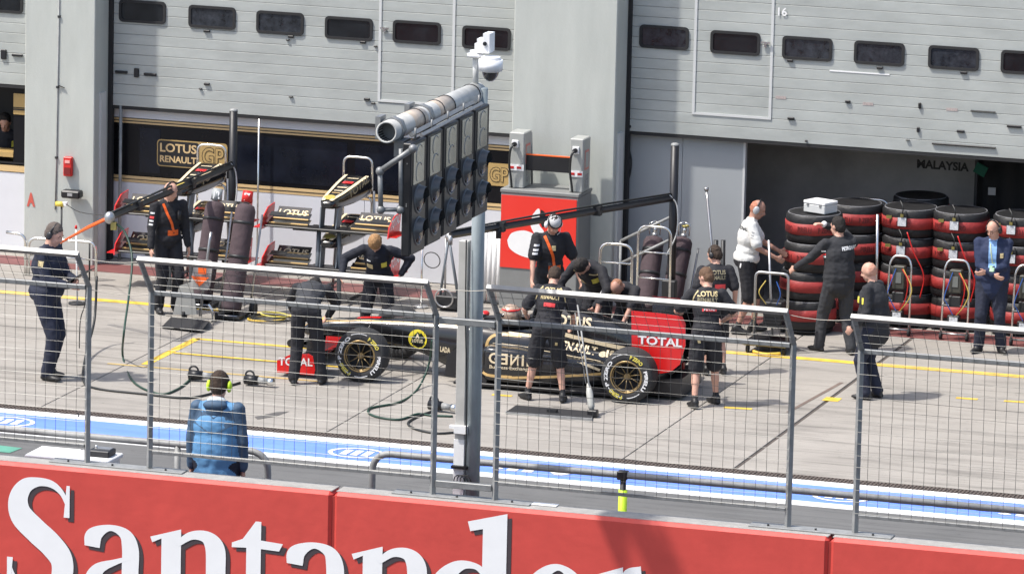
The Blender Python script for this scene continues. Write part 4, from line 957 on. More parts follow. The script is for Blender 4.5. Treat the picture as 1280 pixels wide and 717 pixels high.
patch(p7_, 'shorts_mark', PR_gold, (.13, -.12, -.20), .03, .05, (0, -1, 0))
# 8 balding man leaning on the engine cover
f = (G(808, 442).x, 2.40)
p8_ = person('man with thinning hair in black short sleeves stooping low behind the rear wing', f, 176, 1.72, lean=44, head=(26, 0, 0), hip=(0, -.24, .74), lh=(-.12, .42, .62), rh=(.24, .46, .62), lp=(-1, 0, .1), rp=(1, 0, .1), lf=(-.16, -.1, 0), rf=(.16, -.1, 0), top=C_black, bottom=C_black, sleeve='short', skin=SKIN_T, hairstyle='stubble', hair=mat('hair_thin', srgb(150, 105, 80), .8, var=.2, vs=50), girth=1.05)
stripe(p8_, 'gold_piping', PR_gold, [(.05, .10, .52), (.10, .09, .50), (.18, .06, .46)], .014, (0, -.4, -1)); patch(p8_, 'chest_mark', PR_white, (.19, .05, .46), .05, .04, (.3, .5, .6))
# 9 mechanic at the rear wheel
f = gp(880, 508); H = 1.76
p9_ = person('mechanic in black shorts behind the car tail, gold lettering and red patch on his back', f, 22, H, lean=8, hips_y=-.03, head=(22, 38, 0), lh=(-.30, .34, 1.10), rh=(.22, .20, 1.02), lp=(-.7, -.8, -.4), rp=(1, -.6, -.3), lf=(-.13, -.12, 0), rf=(.16, .16, 0), lt=20, rt=-30, top=C_black, bottom=C_black, sleeve='short', legs='short', hair=mat('hair_light_brown', (.12, .065, .035), .8, var=.4, vs=60), cloth_amp=.012)
back_print(p9_, 'LOTUS', .42, .07, .25, PR_gold); back_print(p9_, 'RENAULT', .35, .055, .25, mat('print_gold_dim', (.30, .26, .16), .6)); patch(p9_, 'back_panel', PR_red, (.02, -.12, .27), .18, .06, (0, -1, 0))
vs, fs = text_geo('TOTAL', .03); decal(p9_, 'back_lettering', PR_white, [(v.x, v.y) for v in vs], fs, p9_['T'](-.06, -.12, .25), p9_['RT'] @ Vector((.15*p9_['k'], 0, 0)), p9_['RT'] @ Vector((0, 0, .04)), p9_['RT'] @ Vector((0, 1, 0)), .011)
stripe(p9_, 'gold_piping', PR_gold, [(-.11, -.1, .50), (-.165, -.1, .42), (-.185, -.08, .30)], .014, (0, 1, 0)); patch(p9_, 'shorts_mark', PR_gold, (-.13, -.1, -.12), .03, .05, (-.6, -1, 0))
# 10 mechanic with headset further back
f = gp(892, 468); H = hgt(884, 302, f[1]); print('H10', H)
p10_ = person('mechanic with headset just beyond, arm hanging, red patch on his back', f, 30, H, lean=5, head=(16, 42, 0), lh=(-.26, .16, .95), rh=(.26, .06, .84), lf=(-.10, 0, 0), rf=(.12, -.02, 0), top=C_black, bottom=C_black, sleeve='short', legs='short', hair=H_br)
headset(p10_); back_print(p10_, 'LOTUS', .40, .06, .22, mat('print_gold_dim', (.30, .26, .16), .6)); back_print(p10_, 'RENAULT', .335, .05, .22, mat('print_gold_dim', (.30, .26, .16), .6)); patch(p10_, 'back_panel', PR_red, (.03, -.12, .24), .15, .065, (0, -1, 0))
stripe(p10_, 'gold_piping', PR_gold, [(-.10, -.1, .50), (-.14, -.1, .40), (-.15, -.08, .30)], .014, (0, 1, 0)); patch(p10_, 'shorts_mark', PR_white, (.10, -.12, .02), .02, .07, (.3, -1, 0))
# 11 white shirted man pushing the trolley
f = gp(932, 416); H = hgt(945, 243, f[1]); print('H11', H)
p11_ = person('man in white shirt and black shorts with grey headphones pushing a trolley', f, -72, H, lean=5, head=(14, -8, 0), hips_y=-.02, lh=(-.16, .40, 1.06), rh=(.24, .34, 1.04), lp=(-.6, -.5, -1), rp=(.7, -.6, -1), lf=(-.10, .10, 0), rf=(.10, -.12, 0), top=C_wht, bottom=C_black, sleeve='short', legs='short', skin=SKIN_T, hair=mat('hair_stub', srgb(170, 110, 85), .7), hairstyle='stubble', girth=1.14, collar=C_wht, cloth_amp=.006)
headset(p11_, mat('headset_grey', (.35, .36, .37), .4), M_black, 1.15)
vs, fs = text_geo('PETRONAS', .03); decal(p11_, 'back_lettering', PR_dk, [(v.x, v.y) for v in vs], fs, p11_['T'](-.05, -.12, .38), p11_['RT'] @ Vector((.24, 0, 0)), p11_['RT'] @ Vector((0, 0, .045)), p11_['RT'] @ Vector((0, 1, 0)))
patch(p11_, 'pocket_tag', PR_white, (.14, -.04, -.06), .02, .06, (1, -.4, 0))
for z in (.40, .36, .33): patch(p11_, 'sleeve_mark', mat('print_grey', (.3, .3, .3), .6), (.22, 0, z), .03, .012, (1, .2, 0))
# 12 man in black jacket reaching up to the silver case
f = gp(1046, 441); H = hgt(1055, 267, f[1]); print('H12', H)
p12_ = person('man in padded black jacket lettered white on the back, reaching to the tyre stack', f, 38, H, lean=4, head=(4, 22, 0), lh=(-.46, .34, 1.06), rh=(-.10, .30, 1.60), lp=(-.6, -.6, -.8), rp=(1, .1, -.3), lf=(-.19, .14, 0), rf=(.13, -.14, 0), lt=25, top=C_char, bottom=C_dgrey, hair=H_dk, girth=1.16, coat=.6)
vs, fs = text_geo('PETRONAS', .04); decal(p12_, 'back_lettering', PR_white, [(v.x, v.y) for v in vs], fs, p12_['T'](-.02, -.12, .36), p12_['RT'] @ Vector((.22, 0, .02)), p12_['RT'] @ Vector((0, 0, .05)), p12_['RT'] @ Vector((0, 1, 0)))
for z, m_ in ((.36, PR_white), (.32, PR_red), (.29, PR_white)): patch(p12_, 'sleeve_badge', m_, (-.24, -.05, z), .05, .02, (-.8, -1, 0))
kid(p12_, 'white_cuff', MB().ell(p12_['o'].matrix_basis.inverted() @ Vector((0, 0, 0)) if False else (-.10, .30, 1.61), (.042, .042, .042), 10, 6), PR_white)
# 13 bald man in the dark jacket
f = gp(1089, 498); H = hgt(1083, 321, f[1]); print('H13', H)
p13_ = person('bald man in dark jacket with a yellow chest badge, hand in pocket, facing left', f, 82, H, lean=2, head=(12, 8, 0), lh=(-.27, .16, .92), rh=(.27, .08, .88), lf=(-.10, .03, 0), rf=(.10, -.04, 0), top=C_char, bottom=C_navy, hair=mat('hair_shaved', srgb(190, 140, 118), .6), hairstyle='stubble', girth=1.18, skin=SKIN, depth=1.3, coat=1)
face_bits(p13_); patch(p13_, 'chest_badge', PR_yel, (-.12, .10, .33), .06, .08, (-.6, 1, 0)); patch(p13_, 'chest_badge', PR_yel, (-.185, .02, .33), .05, .08, (-1, .2, 0))
# 14 man with open jacket over light blue shirt
f = gp(1237, 440); H = hgt(1236, 266, f[1]); print('H14', H)
p14_ = person('man in open navy jacket over light blue shirt, hands clasped, by the tyre racks', f, 188, H, lean=2, head=(18, -28, 0), lh=(.06, .24, 1.08), rh=(-.04, .26, 1.05), lp=(-1, -.3, -.8), rp=(1, -.3, -.8), lf=(-.14, 0, 0), rf=(.14, .04, 0), lt=25, rt=25, top=mat('cloth_blue_navy', (.014, .024, .065), .85, var=.18, vs=14, bump=.25, bs=25), bottom=C_navy, hair=H_gr, hairstyle='balding', girth=1.24, skin=SKIN, collar=C_blue, coat=1)
headset(p14_); face_bits(p14_, True)
stripe(p14_, 'shirt_front', C_blue, [(.0, .12, .50), (-.005, .13, .40), (-.005, .14, .30), (-.01, .14, .20)], .10, (0, -1, 0), .008); stripe(p14_, 'lanyard', mat('lanyard', (.45, .5, .25), .6), [(.03, .12, .48), (.01, .13, .36), (-.01, .14, .24)], .012, (0, -1, 0), .014); patch(p14_, 'pass_card', mat('pass_card', (.25, .40, .25), .5), (-.01, .15, .21), .06, .09); patch(p14_, 'chest_badge', PR_gold, (-.12, .12, .34), .04, .06)
# 15 marshal in the blue jacket, behind the wall
f = G(272, 705, 0); yb = max(f.y, YW1+.38); fx_ = F(270, 590, yb).x; H = hgt(268, 458, yb); print('H15', H, f)
p15_ = person('man in a two tone blue rain jacket and green ear defenders watching over the wall', (fx_, yb), 6, H, lean=2, head=(8, 0, 0), lh=(-.30, .06, .86), rh=(.30, .06, .86), lp=(-.6, -.9, -.2), rp=(.6, -.9, -.2), lf=(-.13, 0, 0), rf=(.13, 0, 0), top=C_jb, bottom=C_navy, sleevemat=C_jd, hair=H_br, girth=1.18, collar=C_jd, cloth_amp=.007, coat=2.0)
headset(p15_, M_hiviz, M_dark, 1.15)
Tq = p15_['T']
kid(p15_, 'hood', MB().ell(Tq(0, -.10, .495), (.135, .075, .060), 16, 8, p15_['RT']).ell(Tq(0, -.105, .44), (.10, .045, .075), 14, 8, p15_['RT']), C_jd)
kid(p15_, 'hood_lining', MB().ell(Tq(0, -.055, .535), (.105, .075, .045), 14, 8, p15_['RT']), mat('hood_lining_white', (.50, .56, .60), .7, var=.4, vs=30))
stripe(p15_, 'yoke_panel', C_jd, [(-.19, -.1, .40), (-.10, -.12, .37), (0, -.12, .32), (.10, -.12, .37), (.19, -.1, .40)], .14, (0, 1, 0), .003)
# 16 team member sitting inside the left bay
g_ = F(9, 205, YH+.75)
p16_ = person('team member sitting behind the counter of the leftmost bay, forearm resting', (g_.x, g_.y), 190, 1.75, lean=8, hip=(0, 0, 1.02), head=(10, 0, 0), lh=(-.12, .34, 1.20), rh=(.20, .34, 1.20), lf=(-.14, .22, .20), rf=(.14, .22, .20), top=C_black, bottom=C_black, sleeve='short', hair=H_dk)
patch(p16_, 'chest_badge', PR_yel, (-.13, .12, .36), .07, .08)
tag(thing('stool', 'dark stool under the seated team member in the leftmost bay', 'stool', (g_.x, g_.y, 0)), None)
st_ = bpy.data.objects['stool']; MB().cyl((g_.x, g_.y, .84), (g_.x, g_.y, .90), .18, n=16).build('seat', M_dark, st_); MB().cyl((g_.x, g_.y, 0), (g_.x, g_.y, .84), .03, n=8).build('pedestal', M_alu, st_)
# ============================================================ THE RACING CAR
M_car = mat('car_black', (.010, .010, .011), .22, coat=.6, var=.1); M_carbon = mat('carbon_black', (.016, .016, .018), .35, var=.2, vs=20)
M_cgold = mat('car_gold', (.60, .40, .16), .35, coat=.3); M_cream = mat('car_cream', (.72, .60, .40), .4); M_wred = mat('wing_red', (.62, .012, .012), .3, coat=.3)
M_tyre = mat('tyre_rubber', (.030, .030, .031), .8, var=.25, vs=12, bump=.1); M_rim = mat('rim_gold', (.34, .24, .11), .35, .6, var=.15, vs=10)
a = G(447, 478); b = G(780, 504.5); CARZ = math.atan2(b.y-a.y, b.x-a.x)
car = thing('racing_car', 'black and gold single seater racing car with red rear wing ends, nose pointing left', 'racing car', (a.x-.01, a.y+.90, 0), CARZ)
WB = (b-a).length; print('wheelbase', WB)
def C(name, mb, m_, parent=None): return mb.build(name, m_, parent or car, world=False)
def sect(u, z0, z1, hw, e=2.6, n=20, v0=0):
    zc, hh = (z0+z1)/2, (z1-z0)/2; r = []
    for i in range(n):
        t = 2*math.pi*i/n; c_, s_ = math.cos(t), math.sin(t)
        r.append(Vector((u, v0+hw*math.copysign(abs(c_)**(2/e), c_), zc+hh*math.copysign(abs(s_)**(2/e), s_))))
    return r
def smooth_sections(S, step=.08):
    out = []; S = [list(map(float, s)) for s in S]; k = 0; u = S[0][0]
    while u < S[-1][0]+1e-6:
        while k < len(S)-2 and u > S[k+1][0]: k += 1
        t = (u-S[k][0])/(S[k+1][0]-S[k][0]); t = t*t*(3-2*t)*.5+t*.5
        out.append([u]+[S[k][j]*(1-t)+S[k+1][j]*t for j in range(1, len(S[0]))]); u += step
    out.append(S[-1]); return out
body_S = [(-1.02, .40, .47, .05), (-.95, .37, .52, .10), (-.6, .38, .60, .14), (-.1, .37, .655, .18), (.5, .28, .69, .225), (1.0, .10, .715, .27), (1.35, .07, .715, .32), (2.0, .07, .68, .34), (2.5, .07, .55, .26), (3.2, .09, .40, .16), (3.75, .14, .34, .10)]
mb = MB().loft([sect(*s, e=3.2) for s in smooth_sections(body_S)]); body = C('body', mb, M_car)
cover_S = [(1.98, .45, .86, .15), (2.06, .40, .955, .14), (2.2, .36, .965, .135), (2.5, .32, .93, .13), (2.9, .30, .84, .10), (3.3, .27, .68, .075), (3.7, .24, .48, .05)]
mb = MB().loft([sect(*s, e=2.2) for s in smooth_sections(cover_S)]); cov = C('engine_cover', mb, M_car)
C('airbox_mouth', MB().ell((1.975, 0, .85), (.02, .11, .085), 16, 8), M_black)
# spine fin of the cover
C('fin', MB().prism([(2.2, -.012, .9), (2.25, -.012, .975), (2.6, -.012, .95), (3.1, -.012, .83), (3.62, -.012, .62), (3.62, -.012, .42), (2.6, -.012, .7)], (0, .024, 0)), M_car)
pods = []
for s_ in (-1, 1):
    pod_S = [(1.50, .14, .50, .185, .50), (1.56, .10, .53, .215, .50), (1.9, .08, .52, .23, .48), (2.3, .08, .47, .23, .42), (2.7, .09, .41, .20, .32), (3.1, .10, .34, .14, .22), (3.4, .10, .28, .08, .16)]
    mb = MB().loft([sect(s[0], s[1], s[2], s[3], e=7, n=36, v0=s_*s[4]) for s in smooth_sections(pod_S)])
    pods.append(C('sidepod', mb, M_car)); C('intake', MB().box((1.495, s_*.50, .32), (.02, .30, .26)), M_black, pods[-1])
C('floor_plate', MB().bb(1.15, 3.55, -.71, .71, .04, .075, bev=.006), M_carbon)
C('skid_plank', MB().bb(.9, 3.7, -.15, .15, .02, .045), mat('plank_brown', (.10, .07, .05), .8))
C('diffuser', MB().prism([(3.5, -.48, .05), (3.98, -.48, .05), (3.98, -.48, .28), (3.6, -.48, .24)], (0, .96, 0)), M_carbon)
# cockpit
C('cockpit_opening', MB().ell((1.62, 0, .70), (.36, .21, .035), 20, 6), M_black)
mb = MB(); mb.tube([(1.28, -.14, .715), (1.6, -.235, .735), (1.95, -.19, .77), (2.03, 0, .80), (1.95, .19, .77), (1.6, .235, .735), (1.28, .14, .715)], .035, 8); C('headrest', mb, M_carbon)
C('windscreen', MB().tube([(1.30, -.15, .74), (1.20, -.08, .755), (1.18, 0, .76), (1.20, .08, .755), (1.30, .15, .74)], .018, 6, flat=1.6), mat('screen_smoke', (.06, .06, .06), .15))
for s_ in (-1, 1):
    mr = C('mirror', MB().ell((1.22, s_*.40, .72), (.055, .085, .04), 12, 8), M_wred); C('stalk', MB().tube([(1.26, s_*.28, .66), (1.23, s_*.36, .70)], .01, 6), M_carbon, mr)
C('roll_camera', MB().bb(2.14, 2.28, -.035, .035, .955, 1.01, bev=.012), mat('camera_yellow', (.75, .55, .05), .4))
for s_ in (-1, 1):
    C('bargeboard', MB().prism([(.95, s_*.42, .07), (1.40, s_*.50, .06), (1.38, s_*.50, .42), (1.15, s_*.46, .46), (.98, s_*.42, .34)], (0, .014, 0)), M_carbon)
    C('turning_vane', MB().prism([(1.44, s_*.66, .06), (1.56, s_*.68, .06), (1.60, s_*.68, .48), (1.50, s_*.66, .50)], (0, .014, 0)), M_carbon)
    C('exhaust', MB().cyl((1.35, s_*.66, .10), (1.50, s_*.60, .12), .035, n=10), M_dark)
# wheels
def wheel_mesh(wd, R_=.33, rr=.196):
    """tyre about the y axis; outer face at y=0 looking to -y, tread reaching to y=wd"""
    prof = [(rr, .012), (rr+.012, .0), (rr+.05, -.004), (R_-.055, .000), (R_-.025, .010), (R_-.007, .030), (R_, .060), (R_, wd-.06), (R_-.007, wd-.03), (R_-.03, wd-.008), (rr+.03, wd), (rr, wd-.02)]
    n = 48; rings = []
    return MB().loft([[Vector((r*math.cos(2*math.pi*i/n), y, r*math.sin(2*math.pi*i/n))) for i in range(n)] for r, y in prof], caps=False)
def ring_text(txt, r0, h, a_mid, span, y=-.010, flip=False):
    """lettering bent round the tyre; angles in degrees, clockwise seen from -y"""
    vs, fs = text_geo(txt, .04); pts = []
    for v in vs:
        if not flip: a = R(a_mid+span/2-span*v.x); r = r0+h*v.y
        else: a = R(a_mid-span/2+span*v.x); r = r0+h*(1-v.y)
        pts.append((r*math.cos(a), y-(.002 if False else 0), r*math.sin(a)))
    return pts, fs
def make_wheel(name, x, y, wd, side, spin):
    """side -1: outer face towards the viewer"""
    wv = thing(name, None, None); wv.parent = car; wv.location = (x, y, .33); wv.rotation_euler = (0, spin, 0 if side < 0 else math.pi); BASE[wv.name] = Vector((0, 0, 0))
    w_ = lambda nm, mb, m_, par=None: mb.build(nm, m_, par or wv, world=False)
    ty = w_('tyre', wheel_mesh(wd), M_tyre)
    mb = MB()
    for txt, am, sp, fl in (('PIRELLI', 340, 58, False), ('P ZERO', 160, 74, False)):
        p_, f_ = ring_text(txt, .232, .045, am, sp); mb.add(p_, f_)
    for a0, a1, r0, r1 in ((200, 250, .252, .262), (262, 300, .252, .262), (75, 118, .278, .286)):
        n = 10; vs = []
        for i in range(n+1):
            a = R(a0+(a1-a0)*i/n); vs += [(r0*math.cos(a), -.0085, r0*math.sin(a)), (r1*math.cos(a), -.0085, r1*math.sin(a))]
        mb.add(vs, [(2*i, 2*i+1, 2*i+3, 2*i+2) for i in range(n)])
    w_('white_lettering', mb, PR_white)
    mb = MB()
    for txt, am in (('P ZERO', 48), ('P ZERO', 228)): p_, f_ = ring_text(txt, .230, .050, am, 40, y=-.0105); mb.add(p_, f_)
    w_('yellow_lettering', mb, mat('tyre_yellow', (.70, .60, .10), .6))
    rim = w_('rim', MB().torus((0, .006, 0), (0, 1, 0), .193, .010, 44, 8).torus((0, .035, 0), (0, 1, 0), .178, .008, 44, 8), M_rim)
    n = 36; w_('barrel', MB().loft([[Vector((r*math.cos(2*math.pi*i/n), y_, r*math.sin(2*math.pi*i/n))) for i in range(n)] for r, y_ in ((.188, .0), (.178, .03), (.165, .12), (.02, .15), (.018, .151))], caps=False), M_dark)
    for k in range(10):
        a = 2*math.pi*k/10; w_('spoke', MB().tube([(.045*math.cos(a), .055, .045*math.sin(a)), (.10*math.cos(a+.04), .045, .10*math.sin(a+.04)), (.180*math.cos(a), .03, .180*math.sin(a))], .009, 6, rs=[.008, .005, .006]), mat('spoke_gold', (.20, .145, .07), .4, .5))
    w_('hub', MB().cyl((0, .12, 0), (0, .045, 0), .040, n=18).cyl((0, .045, 0), (0, .03, 0), .024, n=12), mat('spoke_gold', (.20, .145, .07)))
    return wv
fo = .90
make_wheel('wheel', 0, -fo, .27, -1, R(5)); make_wheel('wheel', 0, fo, .27, 1, 0); make_wheel('wheel', WB, -fo, .34, -1, R(-12)); make_wheel('wheel', WB, fo, .34, 1, 0)
for s_ in (-1, 1):
    for (p, q) in (((-.35, .17, .42), (0, .72, .42)), ((.35, .22, .40), (0, .72, .42)), ((-.38, .12, .24), (0, .72, .24)), ((.40, .18, .24), (0, .72, .24)), ((-.1, .16, .58), (-.02, .70, .30))):
        C('wishbone', MB().tube([(p[0], s_*p[1], p[2]), (q[0], s_*q[1], q[2])], .013, 6, flat=.6), M_carbon)
    for (p, q) in (((WB-.6, .14, .34), (WB, .66, .42)), ((WB+.1, .10, .36), (WB, .66, .42)), ((WB-.6, .14, .16), (WB, .66, .22)), ((WB+.15, .10, .20), (WB, .66, .22))):
        C('wishbone', MB().tube([(p[0], s_*p[1], p[2]), (q[0], s_*q[1], q[2])], .014, 6, flat=.6), M_carbon)
# front wing
fwg = C('front_wing', MB().bb(-1.05, -.72, -.88, .88, .085, .105, bev=.004), M_carbon)
for (x0, z0, a_) in ((-.80, .13, 12), (-.70, .18, 22), (-.62, .235, 30)):
    for s_ in (-1, 1): C('flap', MB().box((x0+.05, s_*.58, z0), (.16, .58, .012), Matrix.Rotation(R(-a_), 3, 'Y')), M_car, fwg)
for s_ in (-1, 1):
    e = C('endplate', MB().prism([(-1.06, s_*.885, .05), (-.58, s_*.885, .05), (-.54, s_*.885, .26), (-.66, s_*.885, .31), (-.90, s_*.885, .28), (-1.06, s_*.885, .20)], (0, .014*s_, 0)), M_wred, fwg)
    C('pylon', MB().prism([(-.95, s_*.10, .10), (-.78, s_*.10, .10), (-.74, s_*.10, .42), (-.90, s_*.10, .40)], (0, .012*s_, 0)), M_car, fwg)
mb = MB(); text_at('TOTAL', (-1.04, -.902, .14), (.44, 0, .02), (0, 0, .10), mb=mb); C('lettering', mb, PR_white, fwg)
# rear wing; outline of the end plates follows the photograph
rwY = -.50
def cl(px, py, dy):      # photograph pixel -> car space on the upright plane y=dy
    Mi = (Matrix.Translation(car.location) @ Matrix.Rotation(CARZ, 4, 'Z')).inverted(); o_ = Mi @ CAM; d_ = (Mi.to_3x3() @ ray(px, py)); return o_+d_*((dy-o_.y)/d_.y)
ol = [cl(*p, rwY) for p in ((789.5, 388), (822, 391), (853, 395), (857, 404), (857, 431), (850, 455), (839, 464), (822, 467), (809, 458), (797, 446), (790, 436))]
print('endplate', [(round(p.x, 2), round(p.z, 2)) for p in ol])
rwm = C('rear_wing', MB().box((ol[0].x+.22, 0, .86), (.30, .98, .018), Matrix.Rotation(R(-8), 3, 'Y')).box((ol[0].x+.42, 0, .92), (.20, .98, .014), Matrix.Rotation(R(-32), 3, 'Y')), M_car)
for s_ in (-1, 1): C('endplate', MB().prism([(p.x, s_*.50, p.z) for p in ol], (0, .012*s_, 0)), M_wred, rwm); C('inner_skin', MB().prism([(p.x, s_*.499, p.z) for p in ol], (0, -.006*s_, 0)), M_car, rwm)
mb = MB(); q0 = cl(797, 430, rwY-.02); q1 = cl(853, 434.5, rwY-.02); text_at('TOTAL', (q0.x, rwY-.020, q0.z+.005), (q1.x-q0.x, 0, q1.z-q0.z+.0), (0, 0, .105), bold=.03, mb=mb); C('lettering', mb, PR_white, rwm)
C('rear_wing_pillar', MB().bb(3.72, 3.86, -.02, .02, .2, .84), M_carbon); C('tail_light', MB().bb(3.85, 3.88, -.04, .04, .30, .38), mat('lamp_red', (.3, .01, .01), .3))
C('beam_wing', MB().bb(3.66, 3.86, -.49, .49, .33, .345), M_carbon)
# lettering and gold lines on the near flank, laid on the bodywork
def flank_bvh(objs):
    vs, fs = [], []
    for o in objs:
        k0 = len(vs); vs += [tuple(v.co) for v in o.data.vertices]; fs += [tuple(i+k0 for i in p.vertices) for p in o.data.polygons]
    return BVHTree.FromPolygons(vs, fs)
FB = flank_bvh([body, cov, pods[0]])
def lay(p, lift):
    h = FB.ray_cast(Vector((p[0], -2, p[1])), Vector((0, 1, 0))); return Vector((p[0], (h[0].y if h[0] is not None else -.3)-lift, p[1]))
def car_text(txt, x0, z0, x1, z1, h, m_, bold=.03, name='lettering', lift=.006, mirror=False):
    vs, fs = text_geo(txt, bold); mb = MB(); sh = (z1-z0)
    mb.add([lay((x0+(x1-x0)*v.x, z0+sh*v.x+h*v.y), lift) for v in vs], fs); return C(name, mb, m_)
def car_line(pts, wd, m_, name='gold_line', lift=.004):
    P_ = spline([Vector((p[0], 0, p[1])) for p in pts], 8); vs = []
    for i, p in enumerate(P_):
        t = (P_[min(i+1, len(P_)-1)]-P_[max(i-1, 0)]).normalized(); s_ = Vector((-t.z, 0, t.x))*wd/2
        for q in (p-s_, p+s_): vs.append(lay((q.x, q.z), lift))
    mb = MB(); mb.add(vs, [(2*i, 2*i+1, 2*i+3, 2*i+2) for i in range(len(P_)-1)]); C(name, mb, m_)
def cu(px, py, dy=-.7): p = cl(px, py, dy); return (p.x, p.z)
g = cu(611, 453.5, -.72); g1 = cu(660, 457, -.72)
for t_, q0_, q1_, mir in (('G', 0, .25, 0), ('E', .31, .48, 1), ('N', .55, .76, 1), ('I', .83, .88, 0), ('I', .95, 1.0, 0)):
    xa_, xb_ = g[0]+(g1[0]-g[0])*q0_, g[0]+(g1[0]-g[0])*q1_
    if mir: xa_, xb_ = xb_, xa_
    car_text(t_, xa_, g[1]-.01*q0_, xb_, g[1]-.01*q0_, .135, M_cream, .02, lift=.014)
g = cu(612, 461, -.72); g1 = cu(662, 465, -.72); car_text('Business Exchange', g[0], g[1], g1[0], g1[1], .055, M_cream, .01, lift=.012)
car_line([cu(640, 427), cu(612, 425), cu(600, 431), cu(597, 445), cu(600, 460), cu(610, 468), cu(640, 471)], .035, M_cgold)
car_line([cu(640, 471.5), cu(690, 472), cu(752, 472)], .032, M_cgold)
car_line([cu(627, 421, -.55), cu(660, 424, -.5)], .03, M_cream)
car_line([cu(702, 421, -.3), cu(740, 430, -.25), cu(780, 438, -.2)], .05, M_cream)
car_line([cu(722, 450, -.5), cu(752, 461, -.35)], .03, M_cream)
g = cu(690, 437, -.4); g1 = cu(742, 446, -.3); car_text('RENAULT', g[0], g[1], g1[0], g1[1], .085, M_cream, .04)
g = cu(745, 447.5, -.3); g1 = cu(762, 450, -.3); car_text('elf', g[0], g[1], g1[0], g1[1], .08, M_cream, .04)
g = cu(688, 405, -.1); g1 = cu(739, 412, -.1); car_text('LOTUS', g[0], g[1]+.01, g1[0], g1[1]+.01, .13, M_cream, .03)
g = cu(549, 440, -.3); g1 = cu(562, 442, -.3); car_text('LADA', g[0], g[1], g1[0], g1[1], .07, M_cream, .04)
g = cu(563, 452, -.3); g1 = cu(571, 453, -.3); car_text('9', g[0], g[1], g1[0], g1[1], .12, M_cream, .05)
g = cu(606, 477, -.7); g1 = cu(660, 480, -.7)
# round team badge
g = cu(520, 425, -.3); mb = MB(); n = 28
mb.add([lay((g[0]+.122*math.cos(2*math.pi*i/n), g[1]+.122*math.sin(2*math.pi*i/n)), .004) for i in range(n)], [tuple(range(n))]); bd = C('team_badge', mb, mat('badge_yellow', (.72, .60, .04), .4))
tri = [(-.095, -.05), (.095, -.05), (.06, .03), (.0, .095), (-.06, .03)]; mb = MB(); mb.add([lay((g[0]+x, g[1]+z), .008) for x, z in tri], [tuple(range(5))]); C('badge_field', mb, mat('badge_green', (.01, .035, .02), .4), bd)
vs, fs = text_geo('LOTUS', .03); mb = MB(); mb.add([lay((g[0]-.07+.14*v.x, g[1]-.042+.045*v.y), .012) for v in vs], fs)
vs, fs = text_geo('A', .05); mb.add([lay((g[0]-.025+.05*v.x, g[1]+.012+.06*v.y), .012) for v in vs], fs); C('badge_lettering', mb, M_cream, bd)
# driver: only the helmeted head shows
hm = Matrix.Translation(car.location) @ Matrix.Rotation(CARZ, 4, 'Z'); hp = hm @ Vector((1.66, 0, .80))
dr = thing('person', 'driver strapped into the racing car, only his patterned helmet showing', 'person', hm @ Vector((1.66, 0, .55)), CARZ)
mb = MB().ell((0, 0, .0), (.20, .22, .16), 16, 10).cyl((0, 0, .1), (0, 0, .2), .08, n=12); mb.build('racing_suit', C_black, dr, world=False)
hb_ = MB().ell((0, 0, .26), (.145, .125, .135), 20, 14).ell((-.06, 0, .20), (.10, .10, .075), 16, 10).build('helmet', mat('helmet_patterned', (.42, .30, .22), .25, var=.7, vs=14, coat=.5), dr, world=False)
MB().ell((-.055, 0, .265), (.098, .120, .045), 18, 8).build('visor', M_glass, hb_, world=False)
for z, r_ in ((.33, .115), (.20, .135)): MB().torus((.005, 0, z), (0, 0, 1), r_*.93, .014, 24, 6).build('helmet_band', M_wred if z > .3 else M_cgold, hb_, world=False)

def top_line(pts, wd, m_, name='gold_line', lift=.004):
    P_ = spline([Vector((p[0], p[1], 0)) for p in pts], 10); vs = []
    for i, p in enumerate(P_):
        t = (P_[min(i+1, len(P_)-1)]-P_[max(i-1, 0)]).normalized(); s_ = Vector((-t.y, t.x, 0))*wd/2
        for q in (p-s_, p+s_):
            h = FB.ray_cast(Vector((q.x, q.y, 2)), Vector((0, 0, -1))); vs.append(Vector((q.x, q.y, (h[0].z if h[0] is not None else .6)+lift)))
    mb = MB(); mb.add(vs, [(2*i, 2*i+1, 2*i+3, 2*i+2) for i in range(len(P_)-1)]); C(name, mb, m_)
top_line([(-.98, -.06), (-.6, -.10), (0, -.145), (.6, -.185), (1.15, -.22)], .016, M_cgold); top_line([(-.98, .06), (-.6, .10), (0, .145), (.6, .185), (1.15, .22)], .016, M_cgold)
top_line([(-.3, -.03), (0, -.03)], .10, M_wred, 'red_print'); 
top_line([(1.56, -.42), (2.0, -.44), (2.5, -.40), (2.9, -.30)], .03, M_cream)
